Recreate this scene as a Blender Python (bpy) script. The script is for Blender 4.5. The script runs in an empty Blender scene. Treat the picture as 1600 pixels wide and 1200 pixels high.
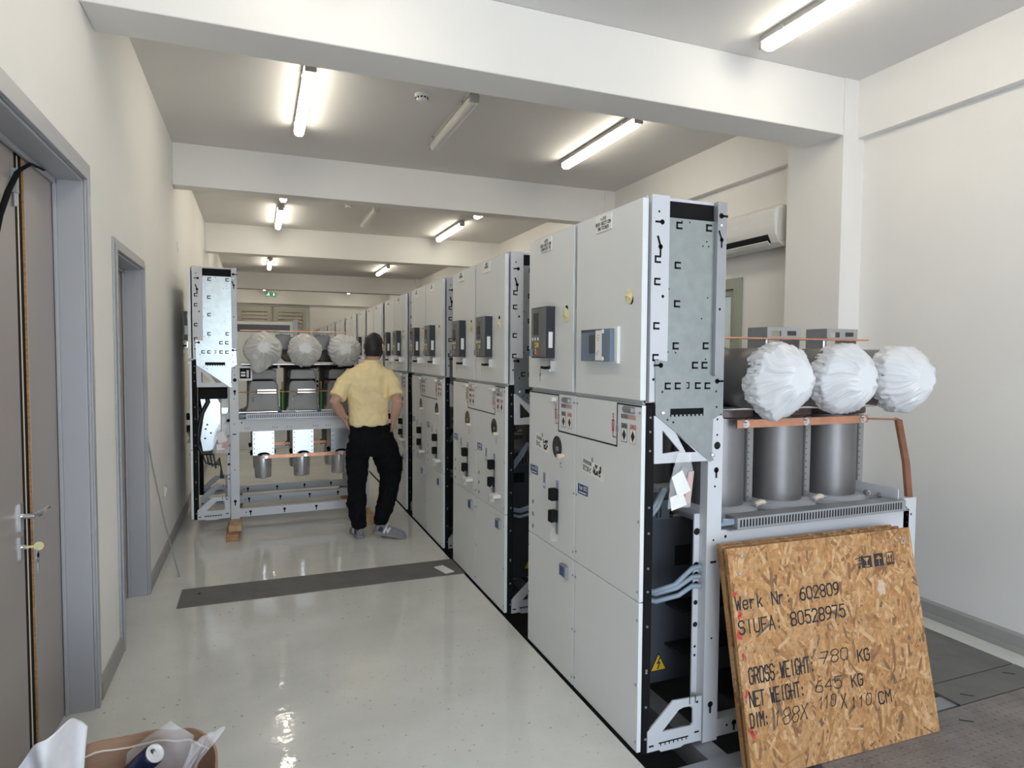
import bpy, bmesh, math, random
from mathutils import Vector, Matrix, noise
random.seed(7)
PI = math.pi
SC = bpy.context.scene
COL = SC.collection

# ---------------------------------------------------------------- camera
CAM_POS = (0.0, 0.0, 1.699)
RT = Vector((0.93056823, -0.36606148, 0.00646215))
UP = Vector((0.01058125, 0.04453338, 0.99895186))
FW = Vector((0.36596558, 0.92952449, -0.04531474))
cd = bpy.data.cameras.new('camera')
cd.sensor_fit = 'HORIZONTAL'
cd.sensor_width = 36.0
cd.lens = 36.0 * 1006.5 / 1600.0
cd.clip_start = 0.05
cam = bpy.data.objects.new('camera', cd)
COL.objects.link(cam)
_m = Matrix((RT, UP, -FW)).transposed().to_4x4()
_m.translation = Vector(CAM_POS)
cam.matrix_world = _m
SC.camera = cam

# ---------------------------------------------------------------- world, daylight, exposure
w = bpy.data.worlds.new('sky')
SC.world = w
w.use_nodes = True
nt = w.node_tree
for n_ in list(nt.nodes):
    nt.nodes.remove(n_)
wo = nt.nodes.new('ShaderNodeOutputWorld')
wb = nt.nodes.new('ShaderNodeBackground')
ws = nt.nodes.new('ShaderNodeTexSky')
ws.sky_type = 'NISHITA'
ws.sun_disc = False
ws.sun_elevation = math.radians(50)
ws.sun_rotation = math.radians(200)
nt.links.new(ws.outputs['Color'], wb.inputs['Color'])
wb.inputs['Strength'].default_value = 0.25
nt.links.new(wb.outputs['Background'], wo.inputs['Surface'])

def area(name, loc, rot, sx, sy, power, color):
    l = bpy.data.lights.new(name, 'AREA')
    l.shape = 'RECTANGLE'
    l.size = sx
    l.size_y = sy
    l.energy = power
    l.color = color
    o = bpy.data.objects.new(name, l)
    COL.objects.link(o)
    o.location = loc
    o.rotation_euler = rot
    return o
# daylight arriving through the wide open delivery door in the wall behind the camera
area('daylight_through_delivery_door', (0.95, -4.05, 1.55), (math.radians(90), 0, 0), 3.3, 2.9, 118.0, (0.74, 0.86, 1.0))

SC.view_settings.view_transform = 'Standard'
SC.view_settings.look = 'None'
SC.view_settings.gamma = 1.0
SC.view_settings.use_curve_mapping = False
SC.view_settings.exposure = 0.6
SC.cycles.max_bounces = 10
SC.cycles.diffuse_bounces = 6
SC.cycles.sample_clamp_indirect = 6.0

# ---------------------------------------------------------------- materials
def mat(name, col, rough=0.5, metal=0.0, var=0.04, scale=6.0, bump=0.0, bscale=60.0, trans=0.0, alpha=1.0, spec=0.5, emis=None, estr=0.0, subs=0.0, aniso=None, coat=0.0):
    m = bpy.data.materials.new(name)
    m.use_nodes = True
    t = m.node_tree
    b = t.nodes['Principled BSDF']
    tc = t.nodes.new('ShaderNodeTexCoord')
    nz = t.nodes.new('ShaderNodeTexNoise')
    nz.inputs['Scale'].default_value = scale
    nz.inputs['Detail'].default_value = 5
    t.links.new(tc.outputs['Object'], nz.inputs['Vector'])
    if aniso:
        mp = t.nodes.new('ShaderNodeMapping')
        mp.inputs['Scale'].default_value = aniso
        t.links.new(tc.outputs['Object'], mp.inputs['Vector'])
        t.links.new(mp.outputs['Vector'], nz.inputs['Vector'])
    rp = t.nodes.new('ShaderNodeValToRGB')
    c = list(col)
    rp.color_ramp.elements[0].position = 0.3
    rp.color_ramp.elements[1].position = 0.7
    rp.color_ramp.elements[0].color = [max(0, x * (1 - var)) for x in c] + [1]
    rp.color_ramp.elements[1].color = [min(1, x * (1 + var)) for x in c] + [1]
    t.links.new(nz.outputs['Fac'], rp.inputs['Fac'])
    t.links.new(rp.outputs['Color'], b.inputs['Base Color'])
    b.inputs['Roughness'].default_value = rough
    b.inputs['Metallic'].default_value = metal
    b.inputs['Specular IOR Level'].default_value = spec
    b.inputs['Transmission Weight'].default_value = trans
    b.inputs['Alpha'].default_value = alpha
    b.inputs['Coat Weight'].default_value = coat
    if subs:
        b.inputs['Subsurface Weight'].default_value = subs
        b.inputs['Subsurface Radius'].default_value = (0.02, 0.01, 0.006)
    if emis:
        b.inputs['Emission Color'].default_value = list(emis) + [1]
        b.inputs['Emission Strength'].default_value = estr
    if bump:
        n2 = t.nodes.new('ShaderNodeTexNoise')
        n2.inputs['Scale'].default_value = bscale
        n2.inputs['Detail'].default_value = 4
        t.links.new(tc.outputs['Object'], n2.inputs['Vector'])
        bp = t.nodes.new('ShaderNodeBump')
        bp.inputs['Strength'].default_value = bump
        bp.inputs['Distance'].default_value = 0.004
        t.links.new(n2.outputs['Fac'], bp.inputs['Height'])
        t.links.new(bp.outputs['Normal'], b.inputs['Normal'])
    return m

M = {}
M['wall'] = mat('white plaster', (0.78, 0.765, 0.745), 0.85, var=0.015, scale=2.0, bump=0.06, bscale=140)
M['ceil'] = mat('ceiling paint', (0.70, 0.685, 0.675), 0.9, var=0.015, scale=2.0)
M['base'] = mat('grey skirting', (0.33, 0.32, 0.31), 0.5, var=0.05)
M['door'] = mat('grey door paint', (0.325, 0.295, 0.28), 0.38, var=0.03, scale=1.5)
M['dframe'] = mat('grey door frame paint', (0.37, 0.37, 0.395), 0.38, var=0.03, scale=1.5)
M['fardoor'] = mat('beige louvre door paint', (0.48, 0.45, 0.39), 0.5, var=0.03)
M['panel'] = mat('light grey powder coat', (0.71, 0.73, 0.745), 0.42, var=0.012, scale=3, bump=0.03, bscale=400)
M['white'] = mat('white painted steel', (0.56, 0.575, 0.61), 0.4, var=0.015, scale=3)
M['galv'] = mat('galvanised sheet', (0.33, 0.365, 0.375), 0.3, metal=0.9, var=0.06, scale=22)
M['zinc'] = mat('bright zinc sheet', (0.45, 0.46, 0.48), 0.3, metal=0.85, var=0.05, scale=14)
M['steel'] = mat('dull grey steel', (0.36, 0.37, 0.39), 0.45, metal=0.5, var=0.06)
M['black'] = mat('matt black', (0.007, 0.007, 0.008), 0.7, var=0.2, spec=0.15)
M['hole'] = mat('open hole dark', (0.004, 0.004, 0.005), 0.9, var=0.1)
M['slate'] = mat('dark slate sheet', (0.055, 0.062, 0.075), 0.35, var=0.06, scale=3)
M['tube'] = mat('cast aluminium dark', (0.17, 0.165, 0.165), 0.42, metal=0.45, var=0.08, scale=5, bump=0.05, bscale=220)
M['cyl'] = mat('turned aluminium', (0.20, 0.195, 0.20), 0.42, metal=0.6, var=0.1, scale=5)
M['socket'] = mat('turned socket metal', (0.72, 0.72, 0.75), 0.27, metal=0.85, var=0.06)
M['cast'] = mat('grey cast housing', (0.27, 0.265, 0.26), 0.5, metal=0.2, var=0.08, scale=9)
M['brown'] = mat('brown epoxy flange', (0.055, 0.024, 0.02), 0.35, var=0.1)
M['copper'] = mat('copper bar', (0.62, 0.30, 0.19), 0.42, metal=0.6, var=0.12, scale=14)
M['chrome'] = mat('chrome', (0.75, 0.75, 0.77), 0.15, metal=1.0, var=0.02)
M['green'] = mat('green rod', (0.035, 0.16, 0.03), 0.4, var=0.1)
M['blue'] = mat('blue plastic', (0.03, 0.09, 0.33), 0.4, var=0.08)
M['signblue'] = mat('sign blue', (0.045, 0.075, 0.22), 0.4, var=0.04)
M['paleblue'] = mat('pale blue inlay', (0.29, 0.35, 0.50), 0.45, var=0.05)
M['cream'] = mat('cream plastic', (0.72, 0.62, 0.50), 0.4, var=0.03)
M['tape'] = mat('pale yellow tape', (0.72, 0.66, 0.36), 0.6, var=0.06)
M['paper'] = mat('white label', (0.82, 0.82, 0.80), 0.5, var=0.015)
M['ink'] = mat('black print', (0.02, 0.02, 0.022), 0.7, var=0.1)
M['red'] = mat('red print', (0.45, 0.06, 0.05), 0.6, var=0.06)
M['redpaint'] = mat('worn red paint', (0.50, 0.05, 0.04), 0.7, var=0.35, scale=120)
M['scuff'] = mat('pale scuffed wood', (0.55, 0.42, 0.30), 0.8, var=0.12, scale=60)
M['pink'] = mat('faded red print', (0.55, 0.33, 0.32), 0.6, var=0.06)
M['grey'] = mat('grey print', (0.20, 0.20, 0.20), 0.6, var=0.05)
M['yellow'] = mat('warning yellow', (0.75, 0.47, 0.03), 0.5, var=0.03)
M['relay'] = mat('relay housing', (0.025, 0.026, 0.035), 0.38, var=0.08)
M['relayface'] = mat('relay face', (0.13, 0.14, 0.155), 0.3, var=0.05)
M['screen'] = mat('relay screen', (0.045, 0.042, 0.04), 0.12, var=0.1)
M['clearblue'] = mat('blue tinted clear cover', (0.33, 0.42, 0.55), 0.12, trans=0.55, var=0.05)
M['cable'] = mat('black cable', (0.015, 0.015, 0.016), 0.45, var=0.2)
M['bluecable'] = mat('grey blue cable', (0.25, 0.31, 0.38), 0.4, var=0.05)
M['wood'] = mat('rough sawn timber', (0.40, 0.22, 0.10), 0.8, var=0.3, scale=7, aniso=(4, 1, 12))
M['plywood'] = mat('pale timber', (0.50, 0.34, 0.19), 0.8, var=0.2, scale=7, aniso=(4, 1, 12))
M['bag'] = mat('white plastic film', (0.66, 0.67, 0.70), 0.3, var=0.02, scale=5, subs=0.0)
M['bagthin'] = mat('thin milky film', (0.58, 0.57, 0.55), 0.35, var=0.04, scale=8)
M['foam'] = mat('white foam sheet', (0.78, 0.78, 0.82), 0.7, var=0.04, scale=30, bump=0.15, bscale=160)
M['clear'] = mat('clear film', (0.92, 0.92, 0.95), 0.14, trans=0.0, alpha=0.2, var=0.03, scale=12)
M['card'] = mat('brown cardboard', (0.36, 0.22, 0.14), 0.8, var=0.07, scale=4, aniso=(1, 1, 20))
M['can'] = mat('dark blue can', (0.018, 0.024, 0.065), 0.25, metal=0.5, var=0.2)
M['alu'] = mat('bare aluminium', (0.72, 0.72, 0.72), 0.4, metal=0.5, var=0.03)
M['lamp'] = mat('lamp diffuser glow', (1, 0.95, 0.85), 0.4, emis=(1.0, 0.925, 0.76), estr=12.5)
M['lampoff'] = mat('lamp diffuser unlit', (0.62, 0.60, 0.57), 0.3, var=0.02)
M['lampbase'] = mat('lamp housing grey', (0.38, 0.37, 0.35), 0.5, var=0.03)
M['plastic'] = mat('white plastic', (0.74, 0.735, 0.71), 0.35, var=0.015)
M['exit'] = mat('exit sign green', (0.02, 0.22, 0.12), 0.4, emis=(0.02, 0.35, 0.18), estr=0.25)
M['exitw'] = mat('exit sign white', (0.8, 0.85, 0.8), 0.4, emis=(0.7, 0.9, 0.8), estr=0.7)
M['skin'] = mat('skin', (0.52, 0.30, 0.225), 0.5, var=0.05, scale=12, subs=0.08)
M['hair'] = mat('black hair', (0.010, 0.009, 0.010), 0.45, var=0.4, scale=60, bump=0.6, bscale=180)
M['shirt'] = mat('pale yellow cotton', (0.86, 0.69, 0.385), 0.85, var=0.04, scale=9, bump=0.12, bscale=300)
M['trouser'] = mat('black cotton', (0.005, 0.005, 0.007), 0.9, var=0.15, scale=10, spec=0.15)
M['shoe'] = mat('grey suede mesh', (0.19, 0.185, 0.215), 0.75, var=0.12, scale=40, bump=0.2, bscale=250)
M['shoedark'] = mat('dark navy mesh', (0.04, 0.04, 0.065), 0.75, var=0.15, scale=60)
M['sole'] = mat('grey rubber sole', (0.22, 0.215, 0.21), 0.7, var=0.08)
M['glass'] = mat('window glass', (0.45, 0.47, 0.47), 0.08, trans=0.5, var=0.02)
M['winframe'] = mat('sage window frame', (0.33, 0.35, 0.29), 0.45, var=0.03)
M['pit'] = mat('pit concrete with painted shade', (0.05, 0.05, 0.052), 0.85, var=0.15, scale=3)  # darkness of the unlit trench is put into the concrete colour
M['eye'] = mat('eye white', (0.8, 0.78, 0.75), 0.2, var=0.02)
M['iri'] = mat('iridescent zinc', (0.66, 0.72, 0.78), 0.28, metal=0.55, var=0.12, scale=3)

def floor_mat():
    m = bpy.data.materials.new('grey green epoxy floor')
    m.use_nodes = True
    t = m.node_tree
    b = t.nodes['Principled BSDF']
    tc = t.nodes.new('ShaderNodeTexCoord')
    n1 = t.nodes.new('ShaderNodeTexNoise'); n1.inputs['Scale'].default_value = 1.6; n1.inputs['Detail'].default_value = 8; n1.inputs['Roughness'].default_value = 0.65
    n2 = t.nodes.new('ShaderNodeTexNoise'); n2.inputs['Scale'].default_value = 14; n2.inputs['Detail'].default_value = 6
    n3 = t.nodes.new('ShaderNodeTexNoise'); n3.inputs['Scale'].default_value = 38; n3.inputs['Detail'].default_value = 2
    for n in (n1, n2, n3):
        t.links.new(tc.outputs['Object'], n.inputs['Vector'])
    r1 = t.nodes.new('ShaderNodeValToRGB')
    r1.color_ramp.elements[0].position = 0.3; r1.color_ramp.elements[0].color = (0.60, 0.60, 0.57, 1)
    r1.color_ramp.elements[1].position = 0.72; r1.color_ramp.elements[1].color = (0.715, 0.715, 0.685, 1)
    t.links.new(n1.outputs['Fac'], r1.inputs['Fac'])
    r2 = t.nodes.new('ShaderNodeValToRGB')
    r2.color_ramp.elements[0].position = 0.235; r2.color_ramp.elements[0].color = (0.30, 0.28, 0.25, 1)
    r2.color_ramp.elements[1].position = 0.33; r2.color_ramp.elements[1].color = (1, 1, 1, 1)
    t.links.new(n3.outputs['Fac'], r2.inputs['Fac'])
    mx = t.nodes.new('ShaderNodeMixRGB'); mx.blend_type = 'MULTIPLY'; mx.inputs['Fac'].default_value = 0.8
    t.links.new(r1.outputs['Color'], mx.inputs['Color1']); t.links.new(r2.outputs['Color'], mx.inputs['Color2'])
    t.links.new(mx.outputs['Color'], b.inputs['Base Color'])
    r3 = t.nodes.new('ShaderNodeValToRGB')
    r3.color_ramp.elements[0].position = 0.35; r3.color_ramp.elements[0].color = (0.03, 0.03, 0.03, 1)
    r3.color_ramp.elements[1].position = 0.75; r3.color_ramp.elements[1].color = (0.11, 0.11, 0.11, 1)
    t.links.new(n2.outputs['Fac'], r3.inputs['Fac'])
    t.links.new(r3.outputs['Color'], b.inputs['Roughness'])
    b.inputs['Specular IOR Level'].default_value = 0.5
    n4 = t.nodes.new('ShaderNodeTexNoise'); n4.inputs['Scale'].default_value = 9.0; n4.inputs['Detail'].default_value = 4
    t.links.new(tc.outputs['Object'], n4.inputs['Vector'])
    bp = t.nodes.new('ShaderNodeBump'); bp.inputs['Strength'].default_value = 0.16; bp.inputs['Distance'].default_value = 0.01
    t.links.new(n4.outputs['Fac'], bp.inputs['Height']); t.links.new(bp.outputs['Normal'], b.inputs['Normal'])
    return m
M['floor'] = floor_mat()

def plate_mat(name, c0, c1, bumpy):
    m = bpy.data.materials.new(name)
    m.use_nodes = True
    t = m.node_tree
    b = t.nodes['Principled BSDF']
    tc = t.nodes.new('ShaderNodeTexCoord')
    n1 = t.nodes.new('ShaderNodeTexNoise'); n1.inputs['Scale'].default_value = 4; n1.inputs['Detail'].default_value = 9; n1.inputs['Roughness'].default_value = 0.7
    t.links.new(tc.outputs['Object'], n1.inputs['Vector'])
    r1 = t.nodes.new('ShaderNodeValToRGB')
    r1.color_ramp.elements[0].position = 0.3; r1.color_ramp.elements[0].color = list(c0) + [1]
    r1.color_ramp.elements[1].position = 0.75; r1.color_ramp.elements[1].color = list(c1) + [1]
    t.links.new(n1.outputs['Fac'], r1.inputs['Fac'])
    t.links.new(r1.outputs['Color'], b.inputs['Base Color'])
    b.inputs['Roughness'].default_value = 0.6
    if bumpy:
        v = t.nodes.new('ShaderNodeTexVoronoi'); v.inputs['Scale'].default_value = 26
        v.inputs['Randomness'].default_value = 0.15
        t.links.new(tc.outputs['Object'], v.inputs['Vector'])
        r2 = t.nodes.new('ShaderNodeValToRGB')
        r2.color_ramp.elements[0].position = 0.12; r2.color_ramp.elements[0].color = (1, 1, 1, 1)
        r2.color_ramp.elements[1].position = 0.24; r2.color_ramp.elements[1].color = (0, 0, 0, 1)
        t.links.new(v.outputs['Distance'], r2.inputs['Fac'])
        bp = t.nodes.new('ShaderNodeBump'); bp.inputs['Strength'].default_value = 0.7; bp.inputs['Distance'].default_value = 0.004
        t.links.new(r2.outputs['Color'], bp.inputs['Height']); t.links.new(bp.outputs['Normal'], b.inputs['Normal'])
    return m
M['plate'] = plate_mat('studded grey floor plate', (0.135, 0.115, 0.11), (0.265, 0.235, 0.225), True)
M['plate2'] = plate_mat('worn dark floor plate', (0.115, 0.11, 0.105), (0.18, 0.175, 0.165), False)

def osb_mat():
    m = bpy.data.materials.new('oriented strand board')
    m.use_nodes = True
    t = m.node_tree
    b = t.nodes['Principled BSDF']
    b.inputs['Roughness'].default_value = 0.75
    tc = t.nodes.new('ShaderNodeTexCoord')
    wn = t.nodes.new('ShaderNodeTexNoise'); wn.inputs['Scale'].default_value = 9.0; wn.inputs['Detail'].default_value = 2
    t.links.new(tc.outputs['Object'], wn.inputs['Vector'])
    wa = t.nodes.new('ShaderNodeVectorMath'); wa.operation = 'MULTIPLY_ADD'
    t.links.new(wn.outputs['Color'], wa.inputs[0]); wa.inputs[1].default_value = (0.05, 0.0, 0.09)
    t.links.new(tc.outputs['Object'], wa.inputs[2])
    layers = []
    for k, (sc, off, st) in enumerate([(40.0, 0.0, 0.22), (52.0, 3.7, 0.25), (34.0, 8.1, 0.2)]):
        mp = t.nodes.new('ShaderNodeMapping')
        mp.inputs['Scale'].default_value = (sc, 1, sc * st)
        mp.inputs['Location'].default_value = (off, 0, off * 1.3)
        mp.inputs['Rotation'].default_value = (0, (0.25, -0.75, 0.9)[k], 0)
        t.links.new(wa.outputs[0], mp.inputs['Vector'])
        v = t.nodes.new('ShaderNodeTexVoronoi'); v.inputs['Scale'].default_value = 1.0
        t.links.new(mp.outputs['Vector'], v.inputs['Vector'])
        sp = t.nodes.new('ShaderNodeSeparateColor'); t.links.new(v.outputs['Color'], sp.inputs['Color'])
        an = t.nodes.new('ShaderNodeMath'); an.operation = 'MULTIPLY_ADD'; an.inputs[1].default_value = 2.2; an.inputs[2].default_value = -1.1
        t.links.new(sp.outputs['Red'], an.inputs[0])
        vr = t.nodes.new('ShaderNodeVectorRotate'); vr.rotation_type = 'Y_AXIS'
        t.links.new(tc.outputs['Object'], vr.inputs['Vector']); t.links.new(an.outputs[0], vr.inputs['Angle'])
        m2 = t.nodes.new('ShaderNodeMapping'); m2.inputs['Scale'].default_value = (150, 20, 9)
        t.links.new(vr.outputs['Vector'], m2.inputs['Vector'])
        nz = t.nodes.new('ShaderNodeTexNoise'); nz.inputs['Scale'].default_value = 1.0; nz.inputs['Detail'].default_value = 4
        t.links.new(m2.outputs['Vector'], nz.inputs['Vector'])
        ad = t.nodes.new('ShaderNodeMath'); ad.operation = 'MULTIPLY_ADD'; ad.inputs[1].default_value = 0.55
        t.links.new(nz.outputs['Fac'], ad.inputs[0])
        gb = t.nodes.new('ShaderNodeMath'); gb.operation = 'MULTIPLY'; gb.inputs[1].default_value = 0.5
        t.links.new(sp.outputs['Green'], gb.inputs[0]); t.links.new(gb.outputs[0], ad.inputs[2])
        layers.append((ad, sp))
    cur = layers[0][0].outputs[0]
    for ad, sp in layers[1:]:
        th = t.nodes.new('ShaderNodeMath'); th.operation = 'GREATER_THAN'; th.inputs[1].default_value = 0.52
        t.links.new(sp.outputs['Blue'], th.inputs[0])
        mx = t.nodes.new('ShaderNodeMix'); mx.data_type = 'FLOAT'
        t.links.new(th.outputs[0], mx.inputs[0]); t.links.new(cur, mx.inputs[2]); t.links.new(ad.outputs[0], mx.inputs[3])
        cur = mx.outputs[0]
    rp = t.nodes.new('ShaderNodeValToRGB')
    e = rp.color_ramp.elements
    e[0].position = 0.18; e[0].color = (0.17, 0.085, 0.035, 1)
    e[1].position = 0.86; e[1].color = (0.55, 0.35, 0.18, 1)
    for p, c in ((0.32, (0.29, 0.145, 0.058, 1)), (0.50, (0.385, 0.195, 0.078, 1)), (0.68, (0.455, 0.25, 0.105, 1))):
        x = e.new(p); x.color = c
    t.links.new(cur, rp.inputs['Fac'])
    t.links.new(rp.outputs['Color'], b.inputs['Base Color'])
    bp = t.nodes.new('ShaderNodeBump'); bp.inputs['Strength'].default_value = 0.4; bp.inputs['Distance'].default_value = 0.003
    t.links.new(cur, bp.inputs['Height']); t.links.new(bp.outputs['Normal'], b.inputs['Normal'])
    return m
M['osb'] = osb_mat()
for i_, c_ in enumerate(((.46, .25, .10), (.40, .20, .075), (.33, .16, .06), (.52, .325, .165), (.24, .115, .047), (.42, .235, .105), (.16, .095, .055))):
    M['flake%d' % i_] = mat('wood flake tone %d' % i_, c_, 0.75, var=0.22, scale=42, bump=0.2, bscale=160)

# ---------------------------------------------------------------- mesh helper
class MB:
    def __init__(s):
        s.v = []; s.f = []; s.m = []
    def add(s, vs, fs, mi=0):
        o = len(s.v)
        s.v += [tuple(p) for p in vs]
        s.f += [tuple(i + o for i in q) for q in fs]
        s.m += [mi] * len(fs)
        return s
    def box(s, x0, x1, y0, y1, z0, z1, mi=0):
        vs = [(x, y, z) for z in (z0, z1) for y in (y0, y1) for x in (x0, x1)]
        return s.add(vs, [(0, 2, 3, 1), (4, 5, 7, 6), (0, 1, 5, 4), (2, 6, 7, 3), (0, 4, 6, 2), (1, 3, 7, 5)], mi)
    def plate(s, outer, holes, axis, a0, a1, mi=0):
        """flat sheet with holes: 2D loops in the plane across 'axis', thick from a0 to a1"""
        bm = bmesh.new()
        loops = [outer] + list(holes)
        idx = []; es = []
        for lp in loops:
            vv = [bm.verts.new((p[0], p[1], 0)) for p in lp]
            idx.append(vv)
            for i in range(len(vv)):
                es.append(bm.edges.new((vv[i], vv[(i + 1) % len(vv)])))
        bmesh.ops.triangle_fill(bm, use_beauty=True, use_dissolve=False, edges=es)
        bm.verts.index_update()
        P2 = [v.co.copy() for v in bm.verts]
        tris = [[v.index for v in f.verts] for f in bm.faces]
        li = [[v.index for v in l] for l in idx]
        bm.free()
        def P3(p, a):
            if axis == 'x': return (a, p[0], p[1])
            if axis == 'y': return (p[0], a, p[1])
            return (p[0], p[1], a)
        n = len(P2)
        vs = [P3(p, a0) for p in P2] + [P3(p, a1) for p in P2]
        fs = []
        for t in tris:
            fs.append(tuple(t)); fs.append(tuple(i + n for i in reversed(t)))
        for l in li:
            k = len(l)
            for i in range(k):
                a, b = l[i], l[(i + 1) % k]
                fs.append((a, b, b + n, a + n))
        return s.add(vs, fs, mi)
    def rings(s, rings, mi=0, cap=True, closed=False):
        n = len(rings[0]); vs = [p for r in rings for p in r]; fs = []
        R = len(rings)
        for j in range(R if closed else R - 1):
            for i in range(n):
                a = j * n + i; b = j * n + (i + 1) % n
                c = ((j + 1) % R) * n + (i + 1) % n; d = ((j + 1) % R) * n + i
                fs.append((a, b, c, d))
        if cap and not closed:
            fs.append(tuple(reversed(range(n))))
            fs.append(tuple((R - 1) * n + i for i in range(n)))
        return s.add(vs, fs, mi)
    def tube(s, p0, p1, r0, r1=None, n=16, mi=0):
        return s.path([p0, p1], [r0, r0 if r1 is None else r1], n, mi)
    def path(s, pts, r, n=8, mi=0, cap=True, flat=None):
        P = [Vector(p) for p in pts]
        if not isinstance(r, (list, tuple)): r = [r] * len(P)
        rs = []; u = None
        for i, p in enumerate(P):
            t = (P[min(i + 1, len(P) - 1)] - P[max(i - 1, 0)]).normalized()
            if u is None:
                u = t.cross(Vector((0, 0, 1)))
                if u.length < 1e-3: u = t.cross(Vector((0, 1, 0)))
            u = (u - t * u.dot(t)).normalized()
            w_ = t.cross(u)
            rs.append([tuple(p + (u * math.cos(2 * PI * k / n) + w_ * math.sin(2 * PI * k / n) * (flat or 1)) * r[i]) for k in range(n)])
        return s.rings(rs, mi, cap)
    def lathe(s, prof, c, n=32, axis='z', mi=0, cap=True):
        rs = []
        for r, h in prof:
            ring = []
            for k in range(n):
                a = 2 * PI * k / n; ca, sa = r * math.cos(a), r * math.sin(a)
                if axis == 'z': q = (c[0] + ca, c[1] + sa, c[2] + h)
                elif axis == 'y': q = (c[0] + ca, c[1] + h, c[2] + sa)
                else: q = (c[0] + h, c[1] + ca, c[2] + sa)
                ring.append(q)
            rs.append(ring)
        return s.rings(rs, mi, cap)
    def prism(s, poly, axis, a0, a1, mi=0):
        return s.plate(poly, [], axis, a0, a1, mi)
    def ball(s, c, r, n=14, m=10, mi=0):
        rx, ry, rz = r if isinstance(r, (tuple, list)) else (r, r, r)
        rs = []
        for j in range(1, m):
            th = PI * j / m
            rs.append([(c[0] + rx * math.sin(th) * math.cos(2 * PI * k / n), c[1] + ry * math.sin(th) * math.sin(2 * PI * k / n), c[2] - rz * math.cos(th)) for k in range(n)])
        return s.rings(rs, mi, True)
    def mesh(s, name, mats, smooth=None):
        me = bpy.data.meshes.new(name)
        me.from_pydata(s.v, [], s.f)
        for m_ in mats: me.materials.append(m_)
        me.polygons.foreach_set('material_index', s.m)
        bm = bmesh.new(); bm.from_mesh(me)
        bmesh.ops.recalc_face_normals(bm, faces=bm.faces)
        bm.to_mesh(me); bm.free()
        if smooth:
            me.polygons.foreach_set('use_smooth', [True] * len(me.polygons))
            if smooth is not True:
                me.set_sharp_from_angle(angle=math.radians(smooth))
        me.update()
        return me
    def build(s, name, mats, parent=None, smooth=None, bevel=0, seg=2):
        if not isinstance(mats, (list, tuple)): mats = [mats]
        o = bpy.data.objects.new(name, s.mesh(name, mats, smooth))
        COL.objects.link(o)
        if parent: o.parent = parent
        if bevel:
            b = o.modifiers.new('bevel', 'BEVEL')
            b.width = bevel; b.segments = seg; b.limit_method = 'ANGLE'; b.angle_limit = math.radians(40)
            b.harden_normals = False
        return o

def empty(name, loc=(0, 0, 0), rz=0.0):
    o = bpy.data.objects.new(name, None)
    COL.objects.link(o)
    o.empty_display_size = 0.1
    o.location = loc
    o.rotation_euler = (0, 0, rz)
    return o
def tag(o, label=None, cat=None, group=None, kind=None):
    if label: o['label'] = label
    if cat: o['category'] = cat
    if group: o['group'] = group
    if kind: o['kind'] = kind
    return o
def struct(o):
    o['kind'] = 'structure'
    return o
def dup(o, parent=None):
    c = o.copy()
    COL.objects.link(c)
    if parent: c.parent = parent
    for ch in list(o.children):
        dup(ch, c)
    return c
def bake(o):
    """apply an object's modifiers to its own mesh"""
    dg = bpy.context.evaluated_depsgraph_get()
    me = bpy.data.meshes.new_from_object(o.evaluated_get(dg))
    me.name = o.name
    o.modifiers.clear()
    o.data = me
    return o

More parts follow.
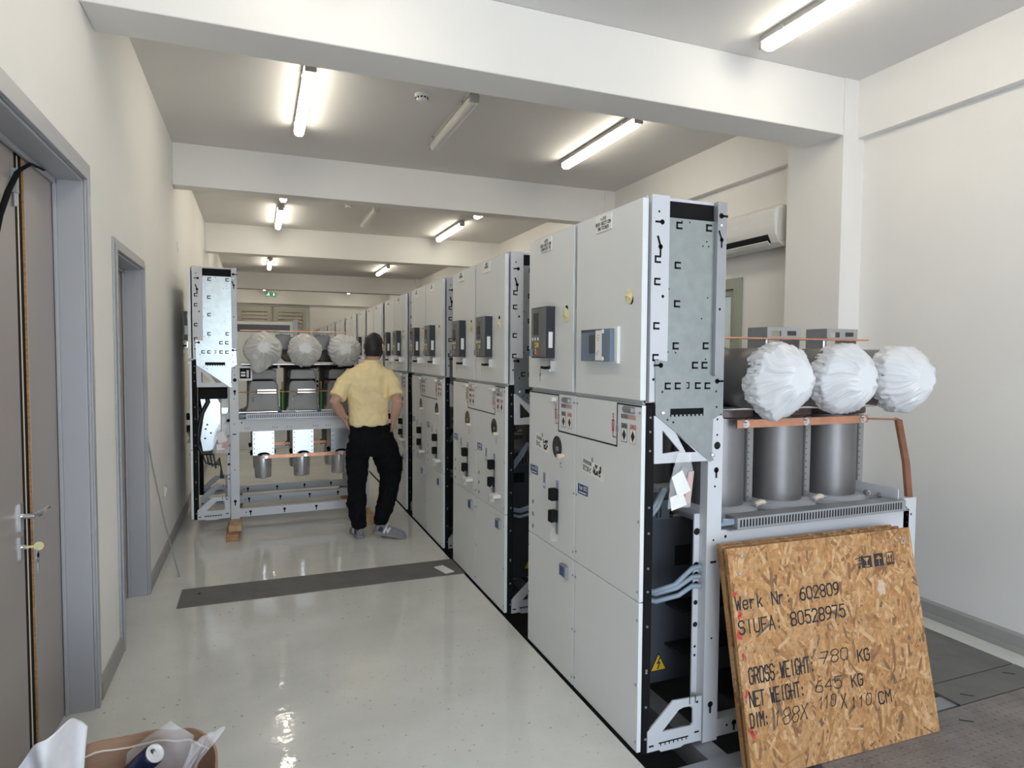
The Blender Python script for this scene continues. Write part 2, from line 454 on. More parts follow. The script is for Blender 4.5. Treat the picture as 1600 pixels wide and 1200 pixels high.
# single-stroke lettering: every glyph is a few polylines on a 4 x 6 grid
GL = {
 'A': '0 0 2 6 4 0;.7 2 3.3 2', 'B': '0 0 0 6 3 6 4 5 4 4 3 3 0 3;3 3 4 2 4 1 3 0 0 0', 'C': '4 5 3 6 1 6 0 5 0 1 1 0 3 0 4 1', 'D': '0 0 0 6 2.6 6 4 4.6 4 1.4 2.6 0 0 0',
 'E': '4 6 0 6 0 0 4 0;0 3 3 3', 'F': '4 6 0 6 0 0;0 3 3 3', 'G': '4 5 3 6 1 6 0 5 0 1 1 0 3 0 4 1 4 3 2.4 3', 'H': '0 0 0 6;4 0 4 6;0 3 4 3', 'I': '2 0 2 6',
 'J': '3.4 6 3.4 1 2.4 0 1 0 0 1', 'K': '0 0 0 6;4 6 0 2.6;1.4 3.6 4 0', 'L': '0 6 0 0 4 0', 'M': '0 0 0 6 2 3 4 6 4 0', 'N': '0 0 0 6 4 0 4 6', 'O': '1 0 0 1 0 5 1 6 3 6 4 5 4 1 3 0 1 0',
 'P': '0 0 0 6 3 6 4 5 4 4 3 3 0 3', 'R': '0 0 0 6 3 6 4 5 4 4 3 3 0 3;2 3 4 0', 'S': '4 5 3 6 1 6 0 5 0 4 1 3 3 3 4 2 4 1 3 0 1 0 0 1', 'T': '0 6 4 6;2 6 2 0', 'U': '0 6 0 1 1 0 3 0 4 1 4 6',
 'V': '0 6 2 0 4 6', 'W': '0 6 1 0 2 4 3 0 4 6', 'X': '0 0 4 6;0 6 4 0', 'Y': '0 6 2 3 4 6;2 3 2 0', 'Z': '0 6 4 6 0 0 4 0',
 '0': '1 0 0 1 0 5 1 6 3 6 4 5 4 1 3 0 1 0', '1': '.6 4.4 2 6 2 0', '2': '0 5 1 6 3 6 4 5 4 4 0 0 4 0', '3': '0 5 1 6 3 6 4 5 4 4 3 3 1.6 3;3 3 4 2 4 1 3 0 1 0 0 1', '4': '3 0 3 6 0 2 4 2',
 '5': '4 6 .4 6 .2 3.4 1 3.8 3 3.8 4 2.8 4 1 3 0 1 0 0 1', '6': '3.6 6 1.6 5.4 0 3 0 1 1 0 3 0 4 1 4 2.4 3 3.4 1 3.4 0 2.4', '7': '0 6 4 6 1.6 0', '8': '1 3 0 4 0 5 1 6 3 6 4 5 4 4 3 3 1 3 0 2 0 1 1 0 3 0 4 1 4 2 3 3', '9': '.4 0 2.4 .6 4 3 4 5 3 6 1 6 0 5 0 3.6 1 2.6 3 2.6 4 3.6',
 'e': '0 2 3.4 2 3.4 3 2.6 4 .8 4 0 3 0 1 .8 0 2.6 0 3.4 .8', 'r': '0 0 0 4;0 2.6 1 3.8 2.6 4', 'k': '0 0 0 6;3 4 0 1.6;1 2.4 3 0', 'l': '1 6 1 0', 'u': '0 4 0 .8 .8 0 2.4 0 3.2 .8;3.2 4 3.2 0',
 ':': '1.6 .2 1.6 .7;1.6 3 1.6 3.5', '.': '1.6 .2 1.6 .7', '-': '.6 3 3.4 3', '+': '.4 3 3.6 3;2 1.4 2 4.6', '/': '0 0 4 6', '=': '.5 2 3.5 2;.5 4 3.5 4',
 'i': '1 0 1 4', '|': '2 -1 2 7',
}
def text(mb, s_, fn, u, v, h, wd, lw, mi=0, slant=0.0, jit=0.0, seed=1):
    """letters of height h and advance wd, line width lw, from (u, v) along fn(u, v, depth)"""
    rnd = random.Random(seed)
    g = wd * 0.72
    for i, ch in enumerate(s_):
        if ch == ' ' or ch not in GL: continue
        for st in GL[ch].split(';'):
            c = [float(x) for x in st.split()]
            P = []
            for k in range(0, len(c), 2):
                yy = c[k + 1] / 6 * h
                P.append((u + i * wd + c[k] / 4 * g + slant * yy + rnd.uniform(-jit, jit), v + yy + rnd.uniform(-jit, jit)))
            stroke(mb, P, fn, lw, mi)
def stroke(mb, P, fn, lw, mi=0, d=0.0006):
    for a, b in zip(P, P[1:]):
        dx, dy = b[0] - a[0], b[1] - a[1]
        L = math.hypot(dx, dy)
        if L < 1e-6: continue
        ex, ey = dx / L * lw / 2, dy / L * lw / 2
        q = [(a[0] - ex + ey, a[1] - ey - ex), (b[0] + ex + ey, b[1] + ey - ex), (b[0] + ex - ey, b[1] + ey + ex), (a[0] - ex - ey, a[1] - ey + ex)]
        vs = [fn(x, y, 0.0) for x, y in q] + [fn(x, y, d) for x, y in q]
        mb.add(vs, [(4, 5, 6, 7), (0, 1, 5, 4), (1, 2, 6, 5), (2, 3, 7, 6), (3, 0, 4, 7)], mi)
def patch(mb, poly, fn, d=0.0004, mi=0):
    n = len(poly)
    vs = [fn(x, y, 0.0) for x, y in poly] + [fn(x, y, d) for x, y in poly]
    fs = [tuple(range(n, 2 * n))] + [(i, (i + 1) % n, (i + 1) % n + n, i + n) for i in range(n)]
    mb.add(vs, fs, mi)
def rect(u0, u1, v0, v1):
    return [(u0, v0), (u1, v0), (u1, v1), (u0, v1)]
def circ(cu, cv, r, n=20, r2=None):
    return [(cu + r * math.cos(2 * PI * k / n), cv + (r2 or r) * math.sin(2 * PI * k / n)) for k in range(n)]

# ================================================================ the room
XL, XR = -0.74, 4.12          # wall faces
ZC = 3.69                     # ceiling
YB, YF = -4.0, 21.6           # back and far wall
T0, T1, TX0, TX1 = 1.25, 20.9, 1.466, 3.16   # cable trench under the switchgear row

b = MB()
b.box(-1.3, TX0, YB, YF, -0.25, 0)
b.box(TX0, 4.5, YB, T0, -0.25, 0)
b.box(TX0, 4.5, T1, YF, -0.25, 0)
b.box(3.89, 4.5, T0, T1, -0.25, 0)
b.box(TX1, 3.89, 4.4, T1, -0.25, 0)
struct(b.build('floor', M['floor']))
b = MB()
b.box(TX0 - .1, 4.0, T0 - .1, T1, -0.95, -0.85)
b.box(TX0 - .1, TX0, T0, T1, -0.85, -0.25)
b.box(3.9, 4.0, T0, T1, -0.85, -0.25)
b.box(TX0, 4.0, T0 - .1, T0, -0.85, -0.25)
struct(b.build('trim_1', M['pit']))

D1 = (2.05, 3.51, 2.49)       # double door opening: y0, y1, top
D2 = (4.165, 5.07, 2.27)
b = MB()
xw = -1.3
for y0, y1 in ((YB, D1[0]), (D1[1], D2[0]), (D2[1], YF)):
    b.box(xw, XL, y0, y1, 0, ZC)
b.box(xw, XL, D1[0], D1[1], D1[2], ZC)
b.box(xw, XL, D2[0], D2[1], D2[2], ZC)
struct(b.build('wall_left', M['wall']))
b = MB()
# right wall with a window, an upper beam band and columns
W = (4.78, 5.9, 1.25, 2.37)
b.box(XR, 4.5, YB, W[0], 0, ZC); b.box(XR, 4.5, W[1], YF, 0, ZC)
b.box(XR, 4.5, W[0], W[1], 0, W[2]); b.box(XR, 4.5, W[0], W[1], W[3], ZC)
b.box(4.055, XR, YB, YF, 3.28, ZC)
for y in (3.5, 6.93, 10.95, 17.0):
    b.box(3.92, XR, y, y + 0.52, 0, ZC)
struct(b.build('wall_right', M['wall']))
b = MB()
DX = (-0.62, 1.48, 3.16)      # far double door
b.box(XL, DX[0], YF, YF + .3, 0, ZC); b.box(DX[1], XR, YF, YF + .3, 0, ZC); b.box(DX[0], DX[1], YF, YF + .3, DX[2], ZC)
b.box(XL, XR, YF - .12, YF, 3.24, ZC)
struct(b.build('wall_far', M['wall']))
b = MB()
b.box(-1.3, -.65, YB - .25, YB, 0, ZC); b.box(3.05, 4.5, YB - .25, YB, 0, ZC); b.box(-.65, 3.05, YB - .25, YB, 3.05, ZC)
struct(b.build('wall_back', M['wall']))
b = MB()
b.box(-1.3, 4.5, YB - .25, YF + .3, ZC, ZC + .2)
struct(b.build('ceiling', M['ceil']))
for i, (y0, y1, zb) in enumerate(((3.5, 3.81, 3.288), (6.93, 7.12, 3.29), (10.95, 11.16, 3.25), (17.1, 17.4, 3.28))):
    b = MB(); b.box(XL, 3.92, y0, y1, zb, ZC)
    struct(b.build('trim_%d' % (i + 2), M['wall'], bevel=0.006))
b = MB()
for y0, y1 in ((YB, D1[0] - .08), (D1[1] + .08, D2[0] - .06), (D2[1] + .06, YF)):
    b.prism([(XL, 0), (XL + .016, 0), (XL + .016, .085), (XL + .008, .1), (XL, .1)], 'y', y0, y1)
struct(b.build('baseboard_left', M['base']))
b = MB()
ys = [YB, 3.5]
b.box(XR - .055, XR, YB, 3.5, 0, .095); b.box(XR - .075, XR - .055, YB, 3.5, 0, .03)
b.box(XR - .055, XR, 4.02, YF, 0, .095)
struct(b.build('baseboard_right', M['base']))

# --- steel doors in the left wall
def door_frame(name, y0, y1, zt):
    b = MB(); fw = .085 if y0 < 3 else .062
    b.plate([(y0 - fw, 0), (y0 - fw, zt + fw), (y1 + fw, zt + fw), (y1 + fw, 0), (y1, 0), (y1, zt), (y0, zt), (y0, 0)], [], 'x', XL, XL + .012)
    b.plate([(y0 - .03, 0), (y0 - .03, zt + .03), (y1 + .03, zt + .03), (y1 + .03, 0), (y1, 0), (y1, zt), (y0, zt), (y0, 0)], [], 'x', XL + .012, XL + .02)
    b.box(XL - .13, XL, y0 - .004, y0 + .012, 0, zt); b.box(XL - .13, XL, y1 - .012, y1 + .004, 0, zt)
    b.box(XL - .13, XL, y0, y1, zt - .012, zt + .004)
    # rebate step
    b.box(XL - .115, XL - .1, y0 + .012, y0 + .035, 0, zt); b.box(XL - .115, XL - .1, y1 - .03, y1 - .012, 0, zt)
    b.box(XL - .115, XL - .1, y0 + .012, y1 - .012, zt - .035, zt - .012)
    o = b.build(name, M['dframe'], bevel=0.003)
    return struct(o)
f1 = door_frame('door_1', *D1)
b = MB(); b.box(XL - .165, XL - .117, 3.12, 3.497, .012, D1[2] - .015)
o = b.build('door_leaf', M['door'], f1, bevel=.002)
q = MB(); q.box(XL - .165, XL - .119, 3.113, 3.1199, .012, D1[2] - .02); q.build('seal_strip', M['wood'], o)
q = MB(); q.box(XL - .165, XL - .126, 3.022, 3.062, .012, D1[2] - .02, 0); q.box(XL - .165, XL - .126, 3.0621, 3.079, .012, D1[2] - .03, 1); q.box(XL - .165, XL - .126, 3.0791, 3.1128, .012, D1[2] - .02, 0)
q.build('rebate_and_gap_shade', [M['black'], M['cream']], o)  # black bands paint the shade of the leaf gap, cream is the rebate
b = MB(); b.box(XL - .157, XL - .109, 2.065, 3.018, .012, D1[2] - .02)
o = b.build('door_leaf', M['door'], f1, bevel=.002)
o.location.x = -.012
q = MB(); q.box(XL - .14, XL - .112, 3.0185, 3.0215, .4, D1[2] - .1); q.build('seal_strip', M['wood'], o)
q = MB()
q.box(XL - .109, XL - .101, 2.955, 2.992, 1.01, 1.115, 0)
q.tube((XL - .101, 2.973, 1.065), (XL - .06, 2.973, 1.065), .010, mi=0)
q.path([(XL - .062, 2.965, 1.065), (XL - .05, 3.0, 1.067), (XL - .05, 3.1, 1.067)], .011, 8, 0)
q.build('handle', [M['chrome']], o, smooth=40)
q = MB()
q.box(XL - .109, XL - .103, 2.955, 2.992, .90, .985, 0)
q.tube((XL - .103, 2.973, .945), (XL - .09, 2.973, .945), .009, mi=0)
q.build('keyhole_plate', [M['chrome']], o, smooth=40)
q = MB()
q.box(XL - .09, XL - .066, 2.971, 2.975, .94, .949, 1)
q.prism(circ(XL - .05, .945, .017, 14), 'y', 2.9705, 2.9755, 1)
q.box(XL - .056, XL - .053, 2.962, 2.985, .90, .937, 0); q.prism(circ(2.974, .90, .019, 14), 'x', XL - .057, XL - .053, 0); q.box(XL - .057, XL - .053, 2.972, 2.985, .838, .886, 0)
q.build('keys', [M['chrome'], M['tape']], o)
q = MB(); q.box(XL - .108, XL - .09, 2.975, 3.005, 2.30, 2.39); q.tube((XL - .1, 2.992, 2.25), (XL - .1, 2.992, 2.30), .008)
q.build('latch_bolt', [M['steel']], o, smooth=40)
q = MB()
q.path([(XL - .088, 3.30, 2.468), (XL - .088, 3.14, 2.45), (XL - .085, 2.98, 2.38), (XL - .082, 2.86, 2.28), (XL - .08, 2.76, 2.17), (XL - .08, 2.68, 2.03), (XL - .085, 2.62, 1.85)], .011, 8, flat=.4)
q.build('closer_band', [M['black']], o, smooth=50)
f2 = door_frame('door_2', *D2)
b = MB(); b.box(XL - .165, XL - .117, D2[0] + .013, D2[1] - .013, .012, D2[2] - .014)
o = b.build('door_leaf', M['door'], f2, bevel=.002)
q = MB(); q.tube((XL - .117, 4.33, 1.06), (XL - .075, 4.33, 1.06), .010); q.path([(XL - .077, 4.325, 1.06), (XL - .07, 4.36, 1.06), (XL - .07, 4.45, 1.06)], .011, 8); q.box(XL - .117, XL - .11, 4.31, 4.35, 1.0, 1.12)
q.build('handle', [M['chrome']], o, smooth=40)

# far louvred double door
b = MB()
b.plate([(DX[0] - .06, 0), (DX[0] - .06, DX[2] + .06), (DX[1] + .06, DX[2] + .06), (DX[1] + .06, 0), (DX[1], 0), (DX[1], DX[2]), (DX[0], DX[2]), (DX[0], 0)], [], 'y', YF - .02, YF + .1)
cx = (DX[0] + DX[1]) / 2
b.box(cx - .05, cx + .05, YF + .075, YF + .1, 0, DX[2])  # added strip, blocks sky light between the two leaves
fd = struct(b.build('door_3', M['fardoor']))
for x0, x1 in ((DX[0] + .02, cx - .02), (cx + .02, DX[1] - .02)):
    b = MB()
    b.plate([(x0, .02), (x1, .02), (x1, DX[2] - .02), (x0, DX[2] - .02)], [rect(x0 + .13, x1 - .13, 1.75, DX[2] - .16), rect(x0 + .13, x1 - .13, .25, 1.5)], 'y', YF + .02, YF + .07)
    for z0, z1 in ((1.75, DX[2] - .16), (.25, 1.5)):
        k = int((z1 - z0) / .11)
        for i in range(k):
            z = z0 + i * (z1 - z0) / k
            b.add([(x0 + .12, YF + .025, z), (x1 - .12, YF + .025, z), (x1 - .12, YF + .065, z + .11), (x0 + .12, YF + .065, z + .11), (x0 + .12, YF + .035, z), (x1 - .12, YF + .035, z), (x1 - .12, YF + .075, z + .11), (x0 + .12, YF + .075, z + .11)], [(0, 1, 2, 3), (7, 6, 5, 4), (0, 4, 5, 1), (1, 5, 6, 2), (2, 6, 7, 3), (3, 7, 4, 0)])
    b.box(x0 + .1, x1 - .1, YF + .08, YF + .1, .2, DX[2] - .12)  # added backing sheet, keeps sky from leaking through the slats
    b.build('door_leaf', M['fardoor'], fd)

# window in the right wall
b = MB()
y0, y1, z0, z1 = W
b.plate([(y0 - .05, z0 - .05), (y1 + .05, z0 - .05), (y1 + .05, z1 + .05), (y0 - .05, z1 + .05)], [rect(y0 + .05, y1 - .05, z0 + .05, z1 - .05)], 'x', XR - .025, XR + .06)
b.plate(rect(y0 + .05, y1 - .05, z0 + .05, z1 - .05), [rect(y0 + .11, (y0 + y1) / 2 - .03, z0 + .11, z1 - .11), rect((y0 + y1) / 2 + .03, y1 - .11, z0 + .11, z1 - .11)], 'x', XR + .0, XR + .05)
wn = struct(b.build('window_1', M['winframe'], bevel=.004))
b = MB(); b.box(XR + .02, XR + .032, y0 + .1, y1 - .1, z0 + .1, z1 - .1)
struct(b.build('pane', M['glass'], wn))
b = MB(); b.box(XR - .05, XR + .2, y0 - .05, y1 + .05, z0 - .09, z0 - .051)
struct(b.build('window_sill', M['wall'], wn))

# ---------------------------------------------------------------- floor plates over the trench and in the aisle
def plate(x0, x1, y0, y1, m, label, slots=()):
    b = MB(); b.box(0, x1 - x0, 0, y1 - y0, -.03, .004, 0)
    for (u, v, a) in slots:
        c, s_ = math.cos(a) * .03, math.sin(a) * .03
        b.plate([(u - c - s_ * .15, v - s_ + c * .15), (u + c - s_ * .15, v + s_ + c * .15), (u + c + s_ * .15, v + s_ - c * .15), (u - c + s_ * .15, v - s_ - c * .15)], [], 'z', .0035, .0045, 1)
    o = b.build('floor_plate', [m, M['hole']])
    o.location = (x0, y0, 0)
    tag(o, label, 'floor plate', 'steel plates covering the cable trench')
    return o
plate(2.16, 3.885, T0, 2.046, M['plate'], 'studded grey floor plate nearest the camera, in front of the leaning chipboard', [(.9, .7, 2.5), (1.4, .35, 2.5)])
plate(TX1 + .02, 3.885, 2.055, 2.235, M['plate2'], 'narrow dark floor plate strip just behind the studded plate', [(.12, .05, 2.4), (.56, .12, 2.5)])
plate(TX1 + .02, 3.885, 2.244, 4.39, M['plate2'], 'wide worn dark floor plate along the right wall behind the narrow strip', [(.3, .3, 2.5), (.2, .9, 2.5)])
b = MB(); b.box(0, 2.0, 0, .37, -.02, .004, 0); b.prism(circ(.12, .24, .012, 12), 'z', .0035, .005, 1)
o = b.build('trench_cover', [M['plate2'], M['hole']], bevel=.002); o.location = (-.525, 4.72, 0)
tag(o, 'long dark grey trench cover strip set across the pale aisle floor', 'floor plate')
b = MB(); b.box(-.04, .04, -.092, .092, 0, .003); o = b.build('paper_strip', M['paper']); o.location = (1.345, 4.853, .004); o.rotation_euler = (0, 0, math.radians(15))
tag(o, 'small white paper strip lying on the dark trench cover', 'paper')
# steel channels in the trench that carry the row
for i, (x, lab) in enumerate(((1.82, 'steel channel rail under the front of the near cabinets'), (2.98, 'steel channel rail under the rear of the near cabinets'))):
    b = MB(); y0, y1 = T0, T1
    b.box(x - .05, x + .05, y0, y1, -.03, -.022); b.box(x - .05, x - .043, y0, y1, -.12, -.03); b.box(x - .05, x + .05, y0, y1, -.128, -.12)
    o = b.build('channel_rail', M['steel']); tag(o, lab, 'rail', 'rails in the cable trench')
b = MB(); b.box(TX0, 3.88, 2.07, 2.16, -.02, -.008); b.box(TX0, 1.765, 2.07, 2.08, -.12, -.02); b.box(1.875, 2.925, 2.07, 2.08, -.12, -.02)
o = b.build('channel_rail', M['steel']); tag(o, 'steel cross channel spanning the dark trench in front of the nearest cabinet', 'rail', 'rails in the cable trench')

# ---------------------------------------------------------------- lamps, detectors, signs
def make_lamp(on, L=1.4):
    e = empty('ceiling_lamp')
    b = MB(); b.box(-.036, .036, 0, L, -.03, 0); b.box(-.044, .044, 0, L, -.043, -.030); b.box(-.01, .01, L * .25 - .02, L * .25 + .02, -.036, -.03); b.box(-.035, .035, L * .52, L * .52 + .05, -.012, 0)
    b.build('housing', M['lampbase'], e, bevel=.004)
    prof = [(-.039, -.044), (-.041, -.052), (-.041, -.075), (-.028, -.098), (0, -.104), (.028, -.098), (.041, -.075), (.041, -.052), (.039, -.044)]
    rs = []
    for y, k in ((.02, .55), (.03, .85), (.05, 1), (L - .05, 1), (L - .03, .85), (L - .02, .55)):
        rs.append([(x * k, y, -.069 + (z + .069) * k) for x, z in prof])
    b = MB(); b.rings(rs); b.build('diffuser', M['lamp'] if on else M['lampoff'], e, smooth=50)
    for y0, y1 in ((-.006, .022), (L - .022, L + .006)):
        b = MB(); b.box(-.038, .038, y0, y1, -.085, -.028); b.build('end_cap', M['lampbase'], e, bevel=.008)
    for y in (L * .14, L * .86):
        b = MB(); b.box(-.05, -.04, y - .012, y + .012, -.05, -.02); b.build('clip', M['steel'], e)
    return e
lampon = make_lamp(True); lampoff = make_lamp(False, 1.25)
LAMPS = [
 (2.96, 1.86, 1, 'lit tube lamp cut by the top edge, on the ceiling bay nearest the camera'),
 (.35, 1.86, 1, 'lit tube lamp on the nearest ceiling bay by the left wall'),
 (.35, -2.2, 1, 'added lit tube lamp, unseen behind the camera by the left wall'),  # added out of view to brighten floor, walls and panels
 (2.96, -2.2, 1, 'added lit tube lamp, unseen behind the camera by the right wall'),  # second added lamp, unseen, same brightening purpose
 (.35, 4.64, 1, 'lit tube lamp left of the round detector, between the first and second beam'),
 (2.93, 4.63, 1, 'lit tube lamp on the right, between the first and second beam'),
 (1.54, 4.72, 0, 'unlit tube lamp beside the round detector'),
 (.31, 7.3, 1, 'left lit lamp peeping out just under the second beam'),
 (.30, 9.22, 1, 'left lit lamp shown lengthwise in front of the third beam'),
 (2.86, 7.3, 1, 'right lit lamp peeping out just under the second beam'),
 (2.84, 9.28, 1, 'right lit lamp shown lengthwise in front of the third beam'),
 (1.49, 8.75, 0, 'unlit tube lamp beyond the second beam'),
 (.26, 11.6, 1, 'added left lit lamp hidden close behind the third beam'),  # unseen, added to light the bay beyond the third beam
 (2.8, 11.6, 1, 'added right lit lamp hidden close behind the third beam'),  # unseen partner lamp, added for the light in the same bay
 (.25, 14.4, 1, 'small left lit lamp beyond the third beam'),
 (2.72, 14.5, 1, 'small right lit lamp beyond the third beam'),
 (.19, 19.6, 1, 'tiny left lit lamp near the exit sign'),
 (2.68, 19.7, 1, 'tiny right lit lamp at the far end above the cabinet row'),
]
first = {0: lampoff, 1: lampon}; used = set()
for x, y, on, lab in LAMPS:
    o = first[on] if on not in used else dup(first[on])
    used.add(on)
    o.location = (x, y, ZC)
    tag(o, lab, 'ceiling lamp', 'tube lamps on the ceiling')
def detector():
    e = empty('smoke_detector')
    b = MB(); b.lathe([(.055, 0), (.055, -.014), (.05, -.02)], (0, 0, 0), 24); b.build('base', M['plastic'], e, smooth=40)
    b = MB(); b.lathe([(.044, -.0201), (.044, -.036), (.034, -.05), (.0, -.052)], (0, 0, 0), 24)
    for k in range(10):
        a = 2 * PI * k / 10
        b.box(.0425 * math.cos(a) - .006, .0425 * math.cos(a) + .006, .0425 * math.sin(a) - .006, .0425 * math.sin(a) + .006, -.035, -.024, 1)
    b.build('head', [M['plastic'], M['black']], e, smooth=40)
    return e
d0 = detector(); d0.location = (1.19, 4.95, ZC); tag(d0, 'round white smoke detector in the second ceiling bay', 'smoke detector', 'ceiling detectors')
d1 = dup(d0); d1.location = (1.13, 8.85, ZC); tag(d1, 'small white smoke detector just beyond the second beam', 'smoke detector', 'ceiling detectors')

e = empty('exit_sign', (.38, YF - .125, 3.46)); tag(e, 'small green exit sign with white pictogram high on the far wall', 'sign')
b = MB(); b.box(-.27, .27, -.03, 0, 0, .2); b.build('sign_box', M['plastic'], e)
b = MB(); b.box(-.255, .005, -.033, -.0305, .01, .19, 0); b.box(.03, .255, -.033, -.0305, .01, .19, 0)
fx = lambda u, v, d: (u, -.0332 - d, v)
# running figure and arrow
patch(b, circ(-.10, .165, .016), fx, .001, 1)
stroke(b, [(-.10, .145), (-.12, .09), (-.16, .06), (-.2, .06)], fx, .022, 1, .001); stroke(b, [(-.12, .09), (-.08, .07), (-.08, .03)], fx, .022, 1, .001); stroke(b, [(-.16, .13), (-.10, .14), (-.06, .11)], fx, .016, 1, .001)
stroke(b, [(.14, .16), (.14, .08)], fx, .04, 1, .001); patch(b, [(.08, .1), (.2, .1), (.14, .03)], fx, .0012, 1)
b.build('pictogram', [M['exit'], M['exitw']], e)
e.scale = (.62, .62, .62)

# socket, little cable outlet, rod
e = empty('wall_socket', (XL, 6.05, .50)); tag(e, 'white wall socket low on the left wall', 'socket')
b = MB(); b.box(0, .009, -.042, .042, 0, .085); b.build('plate', M['plastic'], e, bevel=.003)
b = MB(); b.lathe([(.022, 0), (.022, .004), (.018, .004)], (.0092, 0, .043), 18, 'x'); b.build('socket_ring', M['paper'], e, smooth=40)
b = MB(); b.tube((XL + .004, 7.21, 2.70), (XL + .004, 7.21, 2.80), .004); b.box(XL, XL + .014, 7.2, 7.222, 2.69, 2.73)
tag(b.build('cable_outlet', M['plastic']), 'tiny white cable end hanging high on the left wall', 'cable')
b = MB(); b.path([(-.575, 5.395, .004), (-.66, 5.33, .45), (-.722, 5.245, .89), (-.738, 5.18, 1.1)], .0055, 8)
tag(b.build('thin_rod', M['steel'], smooth=50), 'thin grey rod leaning against the left wall past the second door', 'rod')

# air conditioner
e = empty('air_conditioner', (XR, 4.56, 2.60)); tag(e, 'white split air conditioner under plastic film, high on the right wall', 'air conditioner')
P = [(0, .02), (-.13, 0), (-.19, .03), (-.225, .09), (-.235, .2), (-.225, .30), (-.17, .33), (0, .33)]
b = MB(); b.prism(P, 'y', -.455, .455); b.build('body', M['plastic'], e, smooth=30, bevel=.008)
b = MB(); b.prism([(-.1955, .026), (-.2335, .095), (-.2285, .097), (-.190, .028)], 'y', -.37, .42); b.build('outlet', M['hole'], e)
b = MB(); b.add([(-.20, -.37, .018), (-.20, .43, .018), (-.228, .43, .045), (-.228, -.37, .045), (-.203, -.37, .012), (-.203, .43, .012), (-.231, .43, .039), (-.231, -.37, .039)], [(0, 1, 2, 3), (7, 6, 5, 4), (0, 4, 5, 1), (1, 5, 6, 2), (2, 6, 7, 3), (3, 7, 4, 0)]); b.build('louvre_flap', M['plastic'], e)
b = MB(); b.prism([(-.02, .04), (-.215, .04), (-.2, .3), (-.02, .32)], 'y', -.462, -.456); b.build('side_cap', M['lampoff'], e, bevel=.003)
b = MB(); b.box(-.03, 0, -.475, -.463, .10, .24); b.build('side_slot', M['steel'], e)
b = MB(); fx = lambda u, v, d: (-.2365 - d, -u, v)
patch(b, circ(-.16, .135, .012), fx, .001, 0); text(b, 'LG', fx, -.142, .126, .018, .016, .003)
b.build('logo', [M['grey']], e)
# crumpled film over the front
b = MB(); rows = []
for i in range(13):
    row = []
    for j in range(25):
        y = -.455 + .9 * j / 24; t = i / 12
        z = .33 - t * .13; x = -.17 - .07 * min(1, t * 2.2)
        k = noise.noise(Vector((y * 9, z * 14, 3))) * .012 + abs(noise.noise(Vector((y * 22, z * 9, 7)))) * .014
        row.append((x - .004 - abs(k), y, z + .004))
    rows.append(row)
vs = [p for r in rows for p in r]; fs = [(i * 25 + j, i * 25 + j + 1, (i + 1) * 25 + j + 1, (i + 1) * 25 + j) for i in range(12) for j in range(24)]
b.add(vs, fs); b.build('plastic_film', M['clear'], e, smooth=True)

# ================================================================ switchgear
XF = 1.50                      # plane of the cabinet fronts
TX = (.62, .995, 1.37)         # the three busbar tubes, measured from the front
TZ = 1.597

def keyhole(mb, u, v, fn, r=.011, ang=-90, L=.03, mi=1):
    patch(mb, circ(u, v, r, 14), fn, .0006, mi)
    a = math.radians(ang)
    stroke(mb, [(u, v), (u + L * math.cos(a), v + L * math.sin(a))], fn, r * .8, mi)
def cmark(mb, u, v, fn, s=.0115, mi=1):
    stroke(mb, [(u + s, v + s), (u - s, v + s), (u - s, v - s), (u + s, v - s)], fn, s * .7, mi)

